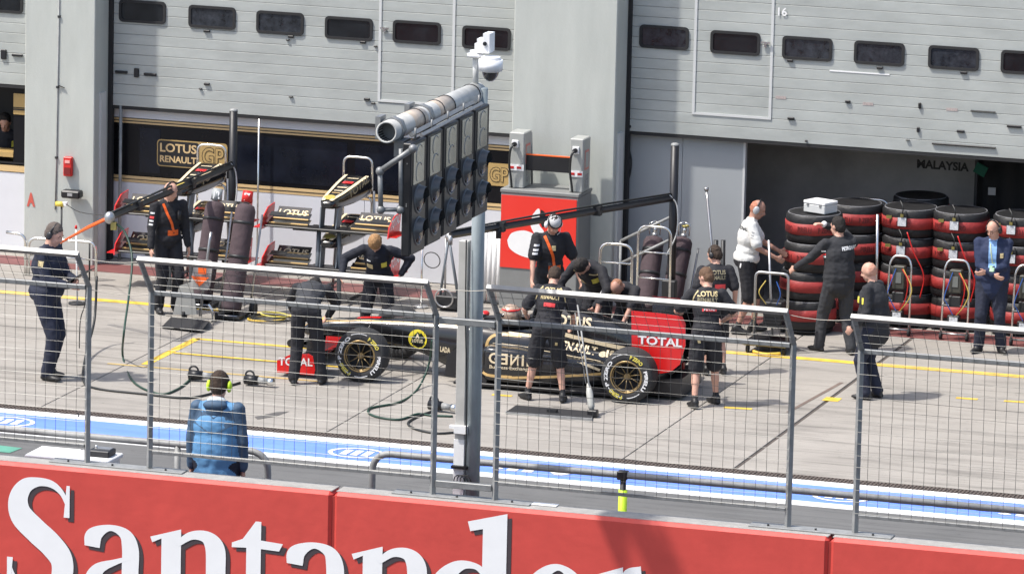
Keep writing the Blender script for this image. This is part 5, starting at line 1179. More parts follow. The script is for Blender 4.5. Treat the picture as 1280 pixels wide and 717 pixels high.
# ============================================================ GARAGE EQUIPMENT
# --- spare nose and front wing assemblies on racks
M_teal = mat('stand_steel', (.14, .16, .18), .5, .3)
def make_nose():
    t = thing('nose_assembly', None, 'front wing')
    w = lambda nm, mb, m_, par=None: mb.build(nm, m_, par or t, world=False)
    # local: x along the wing span, y away from the viewer, z up; wing plane at z=0
    S = [(0, .30, .36, .06), (.06, .27, .40, .105), (.35, .25, .43, .15), (.8, .24, .49, .19), (1.25, .26, .54, .215)]
    nose = w('nose_cone', MB().loft([[Vector((p.y, p.x, p.z)) for p in sect(*s, e=3.4)] for s in smooth_sections(S, .1)]), M_car)
    vs, fs = [], []
    def top(x, y):
        # height of the nose top at y
        for a_, b_ in zip(S, S[1:]):
            if a_[0] <= y <= b_[0]: q = (y-a_[0])/(b_[0]-a_[0]); return a_[2]*(1-q)+b_[2]*q, a_[3]*(1-q)+b_[3]*q
        return S[-1][2], S[-1][3]
    for s_ in (-1, 1):
        mb = MB(); L_ = []
        for i in range(14):
            y = .04+1.18*i/13; z, hw = top(0, y); L_ += [(s_*hw*.80, y, z+.004), (s_*(hw*.80-.045), y, z+.010)]
        mb.add(L_, [(2*i, 2*i+1, 2*i+3, 2*i+2) for i in range(13)]); w('gold_edge', mb, M_cream, nose)
    mb = MB(); n = 20; mb.add([(.075*math.cos(2*math.pi*i/n), .14+.07*math.sin(2*math.pi*i/n), top(0, .14)[0]+.012+.02*math.sin(2*math.pi*i/n)) for i in range(n)], [tuple(range(n))]); w('badge', mb, mat('badge_dull_gold', (.42, .33, .07), .5), nose)
    for k, (y0, y1, m_) in enumerate(((.36, .39, M_cgold), (.46, .49, M_cream), (.60, .64, M_cream), (.80, .90, M_wred), (1.04, 1.07, M_cream))):
        z0, hw = top(0, y0); z1, _ = top(0, y1); w('nose_print', MB().add([(-hw*.35, y0, z0+.010), (hw*.4, y0, z0+.010), (hw*.4, y1, z1+.010), (-hw*.35, y1, z1+.010)], [(0, 1, 2, 3)]), m_, nose)
    mb = MB(); text_at('TOTAL', (S[-1][3]-.002, .45, .36), (0, .65, .13), (0, -.02, .10), mb=mb, fn=lambda p: Vector((top(0, min(max(p.y, 0), 1.25))[1]+.006, p.y, p.z))); w('lettering', mb, mat('print_gold_dim', (.30, .26, .16), .6), nose)
    w('main_plane', MB().bb(-.86, .86, 0, .24, -.012, .012, bev=.005), M_carbon)
    w('neutral_section', MB().bb(-.25, .25, .02, .26, .012, .02), M_carbon)
    for s_ in (-1, 1):
        w('pylon', MB().prism([(s_*.11, .05, .01), (s_*.11, .22, .01), (s_*.12, .30, .30), (s_*.12, .12, .28)], (.014, 0, 0)), M_teal)
        for k in range(3):
            f_ = w('flap', MB().box((s_*.57, .20+.09*k, .045+.055*k), (.56-.05*k, .13, .010), Matrix.Rotation(R(22+9*k), 3, 'X')), M_car)
            MB().box((s_*.57, .145+.09*k, .024+.05*k), (.54-.05*k, .020, .014), Matrix.Rotation(R(22+9*k), 3, 'X')).build('gold_edge', M_cgold, f_, world=False)
        mb = MB(); text_at('LOTUS', (s_*.57-.20, .30, .115), (.40, 0, 0), (0, .085, .055), mb=mb); w('lettering', mb, M_cream)
        w('cascade', MB().box((s_*.70, .12, .15), (.22, .10, .008), Matrix.Rotation(R(20), 3, 'X')), M_carbon)
        e = w('endplate', MB().prism([(s_*.87, -.06, -.04), (s_*.87, .40, -.04), (s_*.87, .46, .24), (s_*.87, .20, .22), (s_*.87, -.02, .10)], (.014*s_, 0, 0)), M_wred)
        MB().box((s_*.93, .20, -.02), (.12, .46, .012)).build('foot_plate', M_wred, e, world=False)
    w('turning_vane', MB().prism([(.02, .25, .0), (.02, .42, .0), (.02, .45, .26), (.02, .3, .26)], (.012, 0, 0)), M_carbon)
    mb = MB(); text_at('TOTAL', (.886, .03, .05), (0, .36, .06), (0, .03, .13), mb=mb, bold=.04); w('lettering', mb, PR_white)
    return t
YN = 4.9
def wing_at(px, py): return F(px, py, YN)
noses = []
nz0 = make_nose(); spots = [((407, 288), 'upper spare nose and front wing of the rack right of the gas bottles'), ((407, 337), 'lower spare nose and front wing of the rack right of the gas bottles'),
    ((222, 272), 'upper spare nose and wing of the rack behind the man with the orange strap'), ((222, 320), 'lower spare nose and wing of the rack behind the man with the orange strap')]
for i, (p_, lab) in enumerate(spots):
    o = nz0 if i == 0 else copy_tree(nz0); w_ = wing_at(*p_); o.location = w_; o['label'] = lab; o['group'] = 'spare noses stored on tube racks'; noses.append(w_)
for i, (a_, b_) in enumerate(((noses[0], noses[1]), (noses[2], noses[3]))):
    t = thing('nose_rack', ['tubular rack carrying two spare noses right of the left gas bottles', 'tubular rack carrying two spare noses behind the man with the orange strap'][i], 'rack', (a_.x, YN, 0), 0, 'tube racks for spare noses')
    x = a_.x
    for s_ in (-1, 1):
        MB().tube([(x+s_*.16, YN+.12, 0), (x+s_*.14, YN+.14, a_.z-.03)], .032, 8).build('upright', M_teal, t)
        MB().tube([(x+s_*.30, YN+1.18, 0), (x+s_*.24, YN+1.22, a_.z+.35)], .020, 8).build('upright', M_alu, t)
    for z in (a_.z, b_.z):
        MB().tube([(x-.5, YN+.14, z-.035), (x+.5, YN+.14, z-.035)], .02, 6).build('cross_tube', M_teal, t)
        MB().tube(arcpts([(x-.20, YN+1.26, z+.30), (x-.20, YN+1.26, z+.78), (x+.20, YN+1.26, z+.78), (x+.20, YN+1.26, z+.30)], .1), .016, 8).build('hoop', M_chrome, t)
    for s_ in (-1, 1): MB().tube([(x+s_*.3, YN, .06), (x+s_*.3, YN+1.3, .06)], .022, 6).build('base_tube', M_dark, t)

# --- long service booms on posts
def boom(post_px, zt_px, arm_z_px, tip_px, label, Y=5.55):
    base = F(post_px[0], 320, Y); x = base.x
    zt_ = F(zt_px[0], zt_px[1], Y).z; za = F(arm_z_px[0], arm_z_px[1], Y).z
    # horizontal arm: tip lies level with the arm, found on the level plane
    tip = G(tip_px[0], tip_px[1], za-.02)
    t = thing('service_boom', label, 'boom', (x, Y, 0), 0, 'service booms reaching out from the garages')
    MB().tube([(x, Y, 0), (x, Y, zt_)], .055, 12).build('post', M_black, t); MB().ell((x, Y, zt_), (.058, .058, .03), 12, 6).build('post_cap', M_galvd, t)
    a_ = Vector((x, Y, za)); d = (tip-a_)
    arm = MB().tube([a_, tip], .045, 4).build('arm', M_black, t)
    MB().tube([a_+Vector((0, 0, .06)), a_+d*.5+Vector((0, 0, .075)), tip+Vector((0, 0, .055))], .014, 6).build('air_line', M_hose, t)
    MB().tube(spline([a_+d*.02+Vector((0, 0, .05)), a_+Vector((.06, -.04, -.10)), a_+Vector((.07, -.06, -.45)), a_+Vector((-.06, -.05, -.75))], 6), .010, 6).build('white_cable', M_trim, t)
    MB().box((x, Y-.08, .45), (.18, .12, .26), bev=.01).build('valve_box', M_dark, t)
    for q in (.35, .78): MB().box(a_+d*q, (.10, .10, .12)).build('clamp', M_dark, t)
    print('boom', x, zt_, za, tip, d.length)
    return t, a_, tip
b1, ba, bt1 = boom((289.5, 320), (291, 138), (290, 207), (137, 272), 'black service boom on a post behind the left gas bottles')
e_ = bt1; MB().ell(e_, (.07, .07, .08), 12, 8).build('end_fitting', M_alu, b1); MB().box(e_+Vector((.06, 0, -.10)), (.07, .05, .10)).build('end_fitting', mat('brass', (.35, .30, .10), .4, .7), b1)
pz = G(76, 303, bt1.z-.52); 
MB().tube([e_, e_+(pz-e_)*.5+Vector((0, 0, .01)), pz], .017, 8).build('orange_hose', M_orange, b1); MB().tube([e_+Vector((0, .05, .02)), e_+(pz-e_)*.5+Vector((0, .06, .03)), pz+Vector((.03, .04, .02))], .012, 8).build('orange_hose', M_orange, b1)
b2, bb_, bt2 = boom((840, 320), (841, 181), (838, 247), (563, 294), 'black service boom on a post behind the right gas bottles')
MB().tube([bt2, bt2+Vector((.0, 0, -.12))], .03, 8).build('end_fitting', M_alu, b2)
for q in (.79, .56): p_ = bb_+(bt2-bb_)*q; MB().cyl(p_+Vector((0, 0, .02)), p_+Vector((0, 0, -.14)), .035, n=10).build('hook', M_dark, b2)
# hanging hoses: dark green pair dropping from the left boom to the lane
def hose(label, pts, r=.012, m_=None, cat='hose', nm='hose', grp=None):
    o = MB().tube(spline(pts, 8), r, 6).build(nm, m_ or M_hose); tag(o, label, cat, grp); return o
z_ = lambda px, py, z: G(px, py, z)
hA = [e_+Vector((.05, 0, -.05)), F(160, 292, e_.y), F(166, 330, e_.y-.1), F(160, 380, e_.y-.3)]
gl = lambda *P_: [G(px, py, .015) for px, py in P_]
hose('dark green hose dropping from the left boom and trailing along the lane', [e_+Vector((.03, 0, -.04)), F(156, 290, e_.y), F(165, 322, e_.y-.2), F(161, 370, e_.y-.6), F(155, 415, e_.y-1.4)]+gl((154, 448), (168, 478), (200, 492), (222, 486), (238, 474)), .014, M_green)
hose('black hose dropping beside the left fence post and looping to a wheel gun', [F(121, 345, 1.2), F(118, 400, 1.0), F(108, 440, .2)]+gl((104, 474), (120, 485), (180, 492), (230, 497), (262, 492), (280, 484), (300, 478)), .016)
hose('thin black cable hanging left of the second fence post', [F(108, 350, .8), F(106, 380, .8), F(100, 405, .8), F(99, 470, .5)]+gl((98, 520),), .007)
hose('green and black hose looping in front of the sidepod', gl((566, 520), (540, 519), (522, 517), (498, 524), (466, 519), (463, 510), (500, 502), (522, 486))+[G(536, 455, .25), G(540, 425, .6)], .014, M_green)
hose('black hose looping beside the green one in front of the car', gl((570, 540), (545, 541), (520, 536), (510, 528), (527, 518), (545, 513)), .014)
# --- wheel guns lying on the lane
def gun(px, py, rz, label):
    p_ = G(px, py); t = thing('wheel_gun', label, 'wheel gun', (p_.x, p_.y, 0), rz, 'wheel guns lying on the lane')
    w = lambda nm, mb, m_: mb.build(nm, m_, t, world=False)
    w('motor', MB().cyl((-.10, 0, .075), (.07, 0, .075), .062, .055, 14), M_black); w('nose', MB().cyl((.07, 0, .075), (.19, 0, .07), .045, .036, 14), M_galvd); w('socket', MB().cyl((.19, 0, .07), (.27, 0, .07), .046, n=12), M_chrome)
    w('grip', MB().tube([(-.06, .02, .07), (-.09, .12, .05), (-.09, .19, .04)], .028, 8), M_black); w('handle', MB().torus((-.04, 0, .13), (0, 1, 0), .055, .012, 16, 6), M_dark); w('inlet', MB().tube([(-.09, .19, .04), (-.16, .24, .03)], .018, 6), M_alu)
gun(246, 476, R(10), 'wheel gun lying left of the blue jacketed man\'s head'); gun(316, 482, R(0), 'wheel gun lying right of the blue jacketed man\'s head'); gun(546, 514, R(-8), 'wheel gun lying in front of the car beside the mast')

# --- gas bottles in padded covers
def bottle(bpx, tpx, label, cap_col, num, rad=.135, H=1.42):
    b_ = G(*bpx); top = F(tpx[0], tpx[1], b_.y+.42)
    t = thing('gas_bottle', label, 'gas bottle', (b_.x, b_.y, 0), 0, 'tall gas bottles in padded covers')
    a_ = Vector((b_.x, b_.y, .10)); d = (top-a_); L_ = d.length; u = d.normalized(); print('bottle', L_)
    MB().tube([a_, a_+u*.05, a_+d*.3, a_+d*.5, a_+d*.8, a_+d*.94, a_+d*.985, a_+d*1.0], rad, 20, rs=[rad*.96, rad, rad*1.02, rad*.97, rad, rad*.98, rad*.8, rad*.45]).build('padded_cover', M_cover, t)
    for q in (.50, .82): MB().cyl(a_+d*q-u*.02, a_+d*q+u*.02, rad*1.03, n=20).build('strap', M_dark, t)
    MB().cyl(a_+d*1.0, a_+d*1.0+u*.05, .04, n=10).build('neck', M_alu, t)
    if cap_col:
        c = MB().cyl(a_+d*1.0+u*.02, a_+d*1.0+u*.17, .075, .068, 12).build('valve_cap', cap_col, t)
        mb = MB(); n_ = Vector((.29, -.95, 0)); text_at(num, top+u*.05+n_*.082+Vector((-.045, 0, 0)), (.08, .02, 0), (0, .03, .10), mb=mb, bold=.04); mb.build('number', PR_white, t)
    else:
        v = top+u*.06; MB().cyl(v, v+u*.10, .028, n=10).build('valve', M_chrome, t); MB().torus(v+u*.10, (0, 0, 1), .045, .010, 14, 6).build('hand_wheel', mat('brass', (.35, .30, .10), .4, .7), t)
        for s_ in (-1, 1): MB().tube([v+Vector((s_*.07, 0, -.03)), v+Vector((s_*.075, 0, .12)), v+Vector((0, 0, .15))], .009, 6).build('guard', M_chrome, t)
    # cradle
    MB().tube([(b_.x-.14, b_.y-.12, .05), (b_.x+.14, b_.y-.12, .05)], .02, 6).build('cradle_bar', M_alu, t)
    MB().bb(b_.x-.18, b_.x+.18, b_.y-.16, b_.y+.30, .03, .06).build('cradle_plate', M_dark, t)
    for s_ in (-1, 1):
        MB().cyl((b_.x+s_*.20, b_.y+.28, .09), (b_.x+s_*.24, b_.y+.28, .09), .09, n=16).build('wheel', M_rubber, t)
        MB().tube([(b_.x+s_*.17, b_.y+.25, .06), (top.x+s_*.17, top.y+.14, top.z-.15)], .014, 6).build('side_tube', M_alu, t)
bottle((252, 384), (270, 252), 'padded gas bottle with a grey cap, left of the pair near the orange strap man', mat('cap_grey', (.33, .35, .35), .5), '12')
bottle((288, 398), (308, 255), 'padded gas bottle with a red cap, right of the pair near the orange strap man', M_red, '7')
bottle((806, 398), (818, 296), 'padded gas bottle left of the right boom post, chrome valve on top', None, '')
bottle((836, 400), (854, 297), 'padded gas bottle right of the right boom post, chrome valve on top', None, '')
# --- tube hoops and hand rails round the bottles
def hoop(label, x0, x1, y, z0, z1, r=.018, rungs=2, tilt=0.0, m_=None, cat='barrier', nm='tube_barrier', grp=None):
    t = thing(nm, label, cat, ((x0+x1)/2, y, 0), 0, grp)
    MB().tube(arcpts([(x0, y, z0), (x0, y+tilt, z1), (x1, y+tilt, z1), (x1, y, z0)], .13), r, 8).build('frame_tube', m_ or M_chrome, t)
    for k in range(rungs): q = (k+1)/(rungs+1); MB().tube([(x0, y+tilt*q, z0+(z1-z0)*q), (x1, y+tilt*q, z0+(z1-z0)*q)], r*.6, 6).build('rung', m_ or M_chrome, t)
    return t
y_ = 4.3; hoop('chrome tube barrier between the bending man and the right bottles', F(750, 330, y_).x, F(790, 330, y_).x, y_, 0, F(770, 305, y_).z, rungs=4)
y_ = 5.0; hoop('chrome frame standing behind the right gas bottles', F(797, 330, y_).x, F(838, 330, y_).x, y_, 0, F(815, 283, y_).z, .016, 3)
t = thing('hand_rail', 'sloping grey hand rail behind the right gas bottles', 'hand rail', (F(780, 300, 5.9).x, 5.9, 0))
for k in (0, .3):
    a_ = F(776, 301, 5.9); b_ = F(845, 268, 5.9); MB().tube([a_-Vector((0, 0, k)), b_-Vector((0, 0, k))], .02, 8).build('rail', M_galvd, t)
for q in (F(776, 301, 5.9), F(845, 268, 5.9)): MB().cyl((q.x, 5.9, 0), q, .018, n=8).build('post', M_galvd, t)
o = MB().tube([(F(900, 370, 5.7).x, 5.7, 0), F(883, 236, 5.85)], .018, 8).cyl(F(883, 238, 5.85), F(883, 234, 5.85), .03, n=10).build('long_pole', M_alu); tag(o, 'long thin steel pole leaning by the grey screen', 'pole')
for k, px in enumerate((895, 904)): o = MB().cyl((F(px, 370, 5.6).x, 5.6, 0), F(px, 300, 5.6), .03, n=10).build('dark_post', M_dark); tag(o, ['shorter dark post left of the pair behind the headset mechanic', 'dark post right of the pair behind the headset mechanic'][k], 'post', 'pair of dark posts by the grey screen')
# barrier behind the left man
t = thing('tube_barrier', 'long chrome barrier with bent ends behind the man with the clipboard', 'barrier', (F(70, 330, 5.2).x, 5.2, 0)); y_ = 5.2
g0, g1_ = F(10, 291, y_), F(31, 292, y_)
MB().tube(arcpts([F(8, 290, y_), F(32, 293, y_), Vector((F(32, 300, y_).x, y_, 0))], .12), .020, 8).build('frame_tube', M_chrome, t)
MB().tube(arcpts([Vector((F(36, 330, y_).x, y_, 0)), F(36, 297, y_), F(120, 303, y_), Vector((F(120, 330, y_).x, y_, 0))], .12), .020, 8).build('frame_tube', M_chrome, t)
MB().tube([F(36, 318, y_), F(120, 325, y_)], .012, 6).build('rung', M_chrome, t); MB().tube([F(112, 303, y_), Vector((F(112, 330, y_).x, y_, 0))], .012, 6).build('rung', M_dark, t)
t = thing('lamp_stand', 'thin black stand with a yellow lamp head beside the left pillar', 'stand', (F(77, 340, 4.6).x, 4.6, 0)); a_ = F(77, 258, 4.6)
MB().cyl((a_.x, 4.6, 0), a_, .014, n=8).build('pole', M_dark, t); MB().cyl(a_+Vector((-.08, 0, .03)), a_+Vector((.03, 0, .03)), .035, n=12).build('lamp_head', mat('lamp_yellow', (.65, .50, .08), .4), t); MB().box(a_+Vector((.05, 0, .04)), (.06, .05, .05)).build('lamp_back', M_white, t); MB().cyl((a_.x, 4.6, 0), (a_.x, 4.6, .02), .16, n=16).build('foot', M_dark, t)
o = MB().tube(spline([a_+Vector((.05, 0, .04)), F(100, 265, 4.0), bt1+Vector((-.03, 0, .02))], 6), .006, 5).build('thin_cable', M_hose); tag(o, 'thin black cable strung from the yellow lamp to the boom end', 'cable')
t = thing('marker_pole', 'white pole with a red tip in front of the left pillar', 'pole', (F(97, 345, 3.6).x, 3.6, 0)); a_ = F(95, 284, 3.6); MB().cyl((a_.x+.03, 3.6, 0), a_, .012, n=8).build('rod', M_white, t); MB().ell(a_, (.02, .02, .03), 8, 6).build('tip', M_red, t); MB().cyl((a_.x+.03, 3.6, 0), (a_.x+.03, 3.6, .02), .12, n=14).build('foot', M_dark, t)
# --- arrow board jack
jx = G(236, 405); t = thing('car_jack', 'low jack with chrome hoop, black tray and an orange arrow board', 'jack', (jx.x, jx.y, 0))
c0 = G(203, 408); c1 = G(262, 412)
MB().add([G(202, 408, .03), G(251, 414, .03), G(262, 401, .10), G(214, 396, .10), G(202, 408, .01), G(251, 414, .01), G(262, 401, .01), G(214, 396, .01)], [(0, 1, 2, 3), (4, 5, 6, 7), (0, 1, 5, 4), (1, 2, 6, 5), (2, 3, 7, 6), (3, 0, 4, 7)]).build('tray', M_rubber, t)
yj = G(242, 402).y
cc = F(243, 402, yj); MB().torus(Vector((cc.x, yj+.05, .06)), (0, 1, 0), .24, .022, 20, 8, a0=0, a1=math.pi).build('chrome_hoop', M_chrome, t)
tor = bpy.data.objects[t.children[-1].name] if t.children else None
MB().prism([F(216, 393, yj+.1), F(224, 357, yj+.1), F(240, 352, yj+.1), F(246, 393, yj+.1)], (0, .02, 0)).build('side_plate', mat('jack_plate', (.30, .30, .28), .5), t)
bl, br_, tr_, tl_ = F(238, 361, yj), F(262, 363, yj+.05), F(266, 326, yj+.05), F(243, 324, yj)
MB().prism([bl+Vector((.03, 0, -.0)), br_-Vector((.03, 0, 0)), br_+Vector((0, 0, .05)), tr_-Vector((0, 0, .03)), tr_-Vector((.03, 0, 0)), tl_+Vector((.03, 0, 0)), tl_-Vector((0, 0, .03)), bl+Vector((0, 0, .05))], (0, .02, 0)).build('board', mat('board_grey', (.36, .35, .33), .5), t)
ya = yj-.012
def q_(px, py): return F(px, py, ya)
MB().prism([q_(248, 330), q_(258, 331), q_(257.5, 343), q_(247.5, 342)], (0, .01, 0)).build('orange_mark', M_orange, t); MB().prism([q_(239, 345), q_(261, 347), q_(249, 358)], (0, .01, 0)).build('arrow', M_orange, t)
MB().tube([F(250, 395, yj+.15), F(262, 300, yj+.35), F(264, 290, yj+.38)], .020, 8).build('handle', M_alu, t)
for s_ in (-.2, .22): MB().cyl((jx.x+s_, yj+.14, .06), (jx.x+s_+.04, yj+.14, .06), .06, n=14).build('wheel', M_rubber, t)
# --- coiled lines between the bottles and the nose
t = thing('hose_coil', 'yellow and black hose coil on the ground right of the bottles', 'hose coil', (G(335, 402).x, G(335, 402).y, 0)); p_ = G(333, 400)
for k, (r_, m_, z) in enumerate(((.24, M_yellow, .02), (.21, M_hose, .05), (.27, M_hose, .03), (.18, mat('hose_yellow', (.55, .48, .10), .5), .07))): MB().torus((p_.x+.03*k, p_.y+.02*k, z), (.04*k-.05, .05, 1), r_, .011, 28, 6).build('hose_loop', m_, t)
# --- white tubes, tripod, thin pole near the mast
t = thing('white_tube_screen', 'row of white upright tubes left of the red cabinet', 'tube rack', (F(613, 370, 5.9).x, 5.9, 0))
for px in (606, 612, 618, 624): b_ = F(px, 330, 5.9); MB().cyl((b_.x, 5.9, .02), (b_.x, 5.9, F(px, 286, 5.9).z), .030, n=12).build('tube', M_white, t)
MB().bb(F(603, 370, 5.9).x, F(627, 370, 5.9).x, 5.84, 5.96, 0, .02).build('base_plate', M_dark, t)
y_ = 5.2; t = thing('tripod_stand', 'steel tripod stand with a black base box between mast and signals', 'stand', (F(561, 380, y_).x, y_, 0)); ap = F(561, 296, y_)
for px, dy in ((548, 0), (575, 0), (563, .4)): b_ = F(px, 378, y_); MB().tube([ap, (b_.x, y_+dy, .02)], .018, 8).build('leg', M_teal, t)
MB().tube([ap+Vector((-.04, 0, 0)), F(556, 378, y_)], .014, 6).build('inner_tube', M_alu, t); MB().ell(ap, (.05, .05, .06), 10, 6).build('head', M_alu, t)
b_ = F(561, 372, y_); MB().bb(b_.x-.15, b_.x+.15, y_-.1, y_+.25, .03, .20, bev=.01).build('base_box', M_dark, t); MB().torus((b_.x-.02, y_-.14, .18), (0, 1, .1), .12, .012, 18, 6).build('hand_wheel', M_alu, t)
t = thing('thin_stand', 'thin chrome upright with cable left of the tripod stand', 'stand', (F(527, 372, y_).x, y_, 0)); a_ = F(528, 302, y_); MB().cyl((a_.x, y_, 0), a_, .014, n=8).build('upright', M_chrome, t); MB().cyl((a_.x, y_, 0), (a_.x, y_, .03), .09, n=12).build('foot', M_alu, t); MB().torus(F(540, 325, y_), (0, 1, .2), .11, .007, 20, 5).build('cable_loop', M_hose, t)

# --- red fronted cabinet with two hose pillars
yc = YP-.62; x0, x1 = F(625, 300, yc).x, F(720, 300, yc).x; zt_ = F(625, 240, yc).z; dp = .58; print('cabinet', yc, x0, x1, zt_)
cabn = thing('red_fronted_cabinet', 'big grey cabinet with a red front and white flame shape before the middle pillar', 'cabinet', ((x0+x1)/2, yc, 0))
M_cg = mat('cabinet_grey', (.20, .205, .20), .6, var=.1)
MB().bb(x0, x1+.02, yc, yc+dp, 0, zt_, bev=.01).build('body', M_cg, cabn); MB().bb(x0-.01, x1+.03, yc-.01, yc+dp+.01, zt_+.002, zt_+.05, bev=.008).build('top_plate', M_cg, cabn)
MB().bb(x0+.01, x1-.0, yc-.012, yc-.001, F(625, 333, yc).z, zt_-.03).build('red_front', mat('cabinet_red', (.72, .035, .022), .4, coat=.2), cabn)
def blob(pts, nm, parent, y, m_):
    P_ = spline([Vector((F(px, py, y).x, 0, F(px, py, y).z)) for px, py in pts], 6); return MB().add([(p.x, y, p.z) for p in P_[:-1]], [tuple(range(len(P_)-1))]).build(nm, m_, parent)
blob([(634, 300), (640, 291), (655, 288), (668, 293), (664, 296), (668, 306), (673, 322), (664, 323), (648, 318), (637, 310), (634, 300)], 'white_mark', cabn, yc-.014, M_white)
blob([(666, 268), (672, 261), (675, 264), (674, 280), (680, 290), (676, 300), (668, 292), (663, 280), (666, 268)], 'white_mark', cabn, yc-.014, M_white)
blob([(676, 262), (681, 266), (682, 278), (678, 284), (675, 274), (676, 262)], 'dark_mark', cabn, yc-.0145, M_black)
for i, (pa_, pb_, yt, yb_) in enumerate(((636, 655, 165, 236), (712, 729, 173, 240))):
    xa, xb = F(pa_, 200, yc+.1).x, F(pb_, 200, yc+.1).x; z1_ = F(pa_, yt, yc+.1).z
    p_ = thing('hose_pillar', ['left grey hose pillar standing on the red fronted cabinet', 'right grey hose pillar standing on the red fronted cabinet'][i], 'hose pillar', ((xa+xb)/2, yc+.25, zt_+.05), 0, 'grey hose pillars on the cabinet')
    MB().bb(xa, xb, yc+.1, yc+.42, zt_+.051, z1_, bev=.012).build('body', mat('pump_grey', (.34, .35, .33), .5, var=.08), p_)
    MB().bb(xa+.04, xa+.13, yc+.08, yc+.1, z1_-.20, z1_-.10, bev=.006).build('socket_plate', M_white, p_); MB().cyl(((xa+.085), yc+.085, z1_-.15), ((xa+.085), yc+.03, z1_-.15), .03, n=12).build('socket', M_black, p_)
    MB().tube(spline([(xa+.085, yc+.03, z1_-.15), (xa+.05, yc+.0, z1_-.22), (xa+.03, yc+.03, z1_-.42), (xa+.05, yc+.05, z1_-.60), (xa+.06, yc+.06, zt_+.06)], 6), .016, 8).build('hose', M_hose, p_)
    MB().bb(xa+.0, xb, yc+.088, yc+.098, z1_-.50, z1_-.42).build('red_label', PR_white, p_)
    for k in (0, 1): MB().bb(xa+.015+k*.10, xa+.075+k*.10, yc+.083, yc+.088, z1_-.475, z1_-.445).build('red_print', M_red, p_)
    MB().bb(xb+.001, xb+.004, yc+.17, yc+.35, z1_-.42, z1_-.16).build('side_label', mat('side_label', (.55, .18, .15), .5), p_); MB().bb(xb+.004, xb+.006, yc+.19, yc+.33, z1_-.39, z1_-.19).build('side_print', mat('pump_grey', (.34, .35, .33)), p_)
    MB().bb(xb+.001, xb+.004, yc+.20, yc+.33, z1_-.66, z1_-.48).build('side_label', mat('mottled', (.3, .3, .3), .5, var=.9, vs=60), p_)
xa, xb = F(655, 200, yc+.2).x, F(714, 200, yc+.2).x
o = thing('black_plank', 'black plank with an orange upper edge between the two hose pillars', 'plank', ((xa+xb)/2, yc+.2, F(650, 213, yc+.2).z))
zb0, zb1 = F(655, 212, yc+.2).z, F(655, 193, yc+.2).z
MB().bb(xa+.005, xb-.005, yc+.18, yc+.22, zb0, zb1).build('board', M_black, o); MB().bb(xa+.005, xb-.005, yc+.178, yc+.222, zb1, zb1+.012).build('orange_edge', M_orange, o)
o = MB().tube([F(665, 236, yc+.5), F(664, 165, yc+.5)], .016, 8).build('thin_pipe', M_galv); tag(o, 'thin steel pipe rising behind the left hose pillar', 'pipe'); 

# --- tyres in blankets
M_blk = mat('blanket_black', (.009, .009, .010), .6, var=.3, vs=8, bump=.5, bs=14); M_bred = mat('blanket_red', (.31, .028, .025), .6, var=.2, vs=10, bump=.3, bs=20)
def tyre_proto():
    t = thing('blanketed_tyre', None, 'tyre'); n = 40; Rr = .37; h = .378
    prof = [(.0, .02), (.20, .015), (.30, .0), (Rr-.03, .01), (Rr-.006, .035), (Rr, .09), (Rr-.004, h-.09), (Rr-.006, h-.035), (Rr-.03, h-.008), (.30, h), (.20, h-.015), (.0, h-.02)]
    rings = [[Vector(((r+.004*math.sin(7*a_+z*20)*(r > .2))*math.cos(a_), (r+.004*math.sin(7*a_+z*20)*(r > .2))*math.sin(a_), z)) for a_ in [2*math.pi*i/n for i in range(n)]] for r, z in prof]
    MB().loft(rings, caps=False).build('blanket', M_blk, t, world=False)
    rb = [[Vector(((Rr+e+.004*math.sin(7*a_))*math.cos(a_), (Rr+e+.004*math.sin(7*a_))*math.sin(a_), z+.004*math.sin(3*a_))) for a_ in [2*math.pi*i/n for i in range(n)]] for e, z in ((-.01, .120), (.005, .125), (.005, .265), (-.01, .27))]
    b_ = MB().loft(rb, caps=False).build('red_band', M_bred, t, world=False)
    for k, wd in enumerate(('P ZERO', 'PIRELLI', 'P ZERO', 'PIRELLI', 'P ZERO')):
        vs, fs = text_geo(wd, .02); a0 = R(-150+k*42); MB().add([((Rr+.010)*math.cos(a0+.50*v.x), (Rr+.010)*math.sin(a0+.50*v.x), .155+.075*v.y) for v in vs], fs).build('lettering', mat('print_darkred', (.10, .01, .01), .6), b_, world=False)
    MB().torus((0, 0, h-.012), (0, 0, 1), Rr-.035, .009, 36, 5).build('draw_cord', mat('cord_grey', (.16, .16, .17), .6), t, world=False)
    return t
tp = tyre_proto(); used = [False]
def stack(px, py, n, nm, lean=(0, 0), z0=.16, rz=0, jitter=True):
    z0 = z0+.0
    b_ = G(px, py); c = Vector((b_.x, b_.y, z0)); ps = []
    wordn = ['lowest', 'second from the ground', 'third from the ground', 'fourth from the ground', 'topmost']
    for k in range(n):
        o = tp if not used[0] else copy_tree(tp); used[0] = True
        o.location = (c.x+lean[0]*k+.016*math.sin(k*2.3+px), c.y+lean[1]*k+.012*math.cos(k*3.1+px), z0+.373*k); o.rotation_euler = (0, R(.7)*math.sin(k*1.7+px), rz+.7*k+px)
        o['label'] = f"{'topmost' if k == n-1 else wordn[k]} blanketed tyre of the {nm}"; o['group'] = 'tyres stacked in black and red blankets'; ps.append(o)
    r = thing('tyre_dolly', f'low wheeled dolly under the {nm}', 'dolly', (b_.x, b_.y, 0), 0, 'dollies under the tyre stacks')
    MB().cyl((b_.x, b_.y, .03), (b_.x, b_.y, z0-.002), .34, n=24).build('deck', M_dark, r)
    for a_ in range(4): q = R(45+90*a_); MB().cyl((b_.x+.36*math.cos(q)-.02, b_.y+.36*math.sin(q), .03), (b_.x+.36*math.cos(q)+.02, b_.y+.36*math.sin(q), .03), .03, n=12).build('castor', M_rubber, r)
    return ps
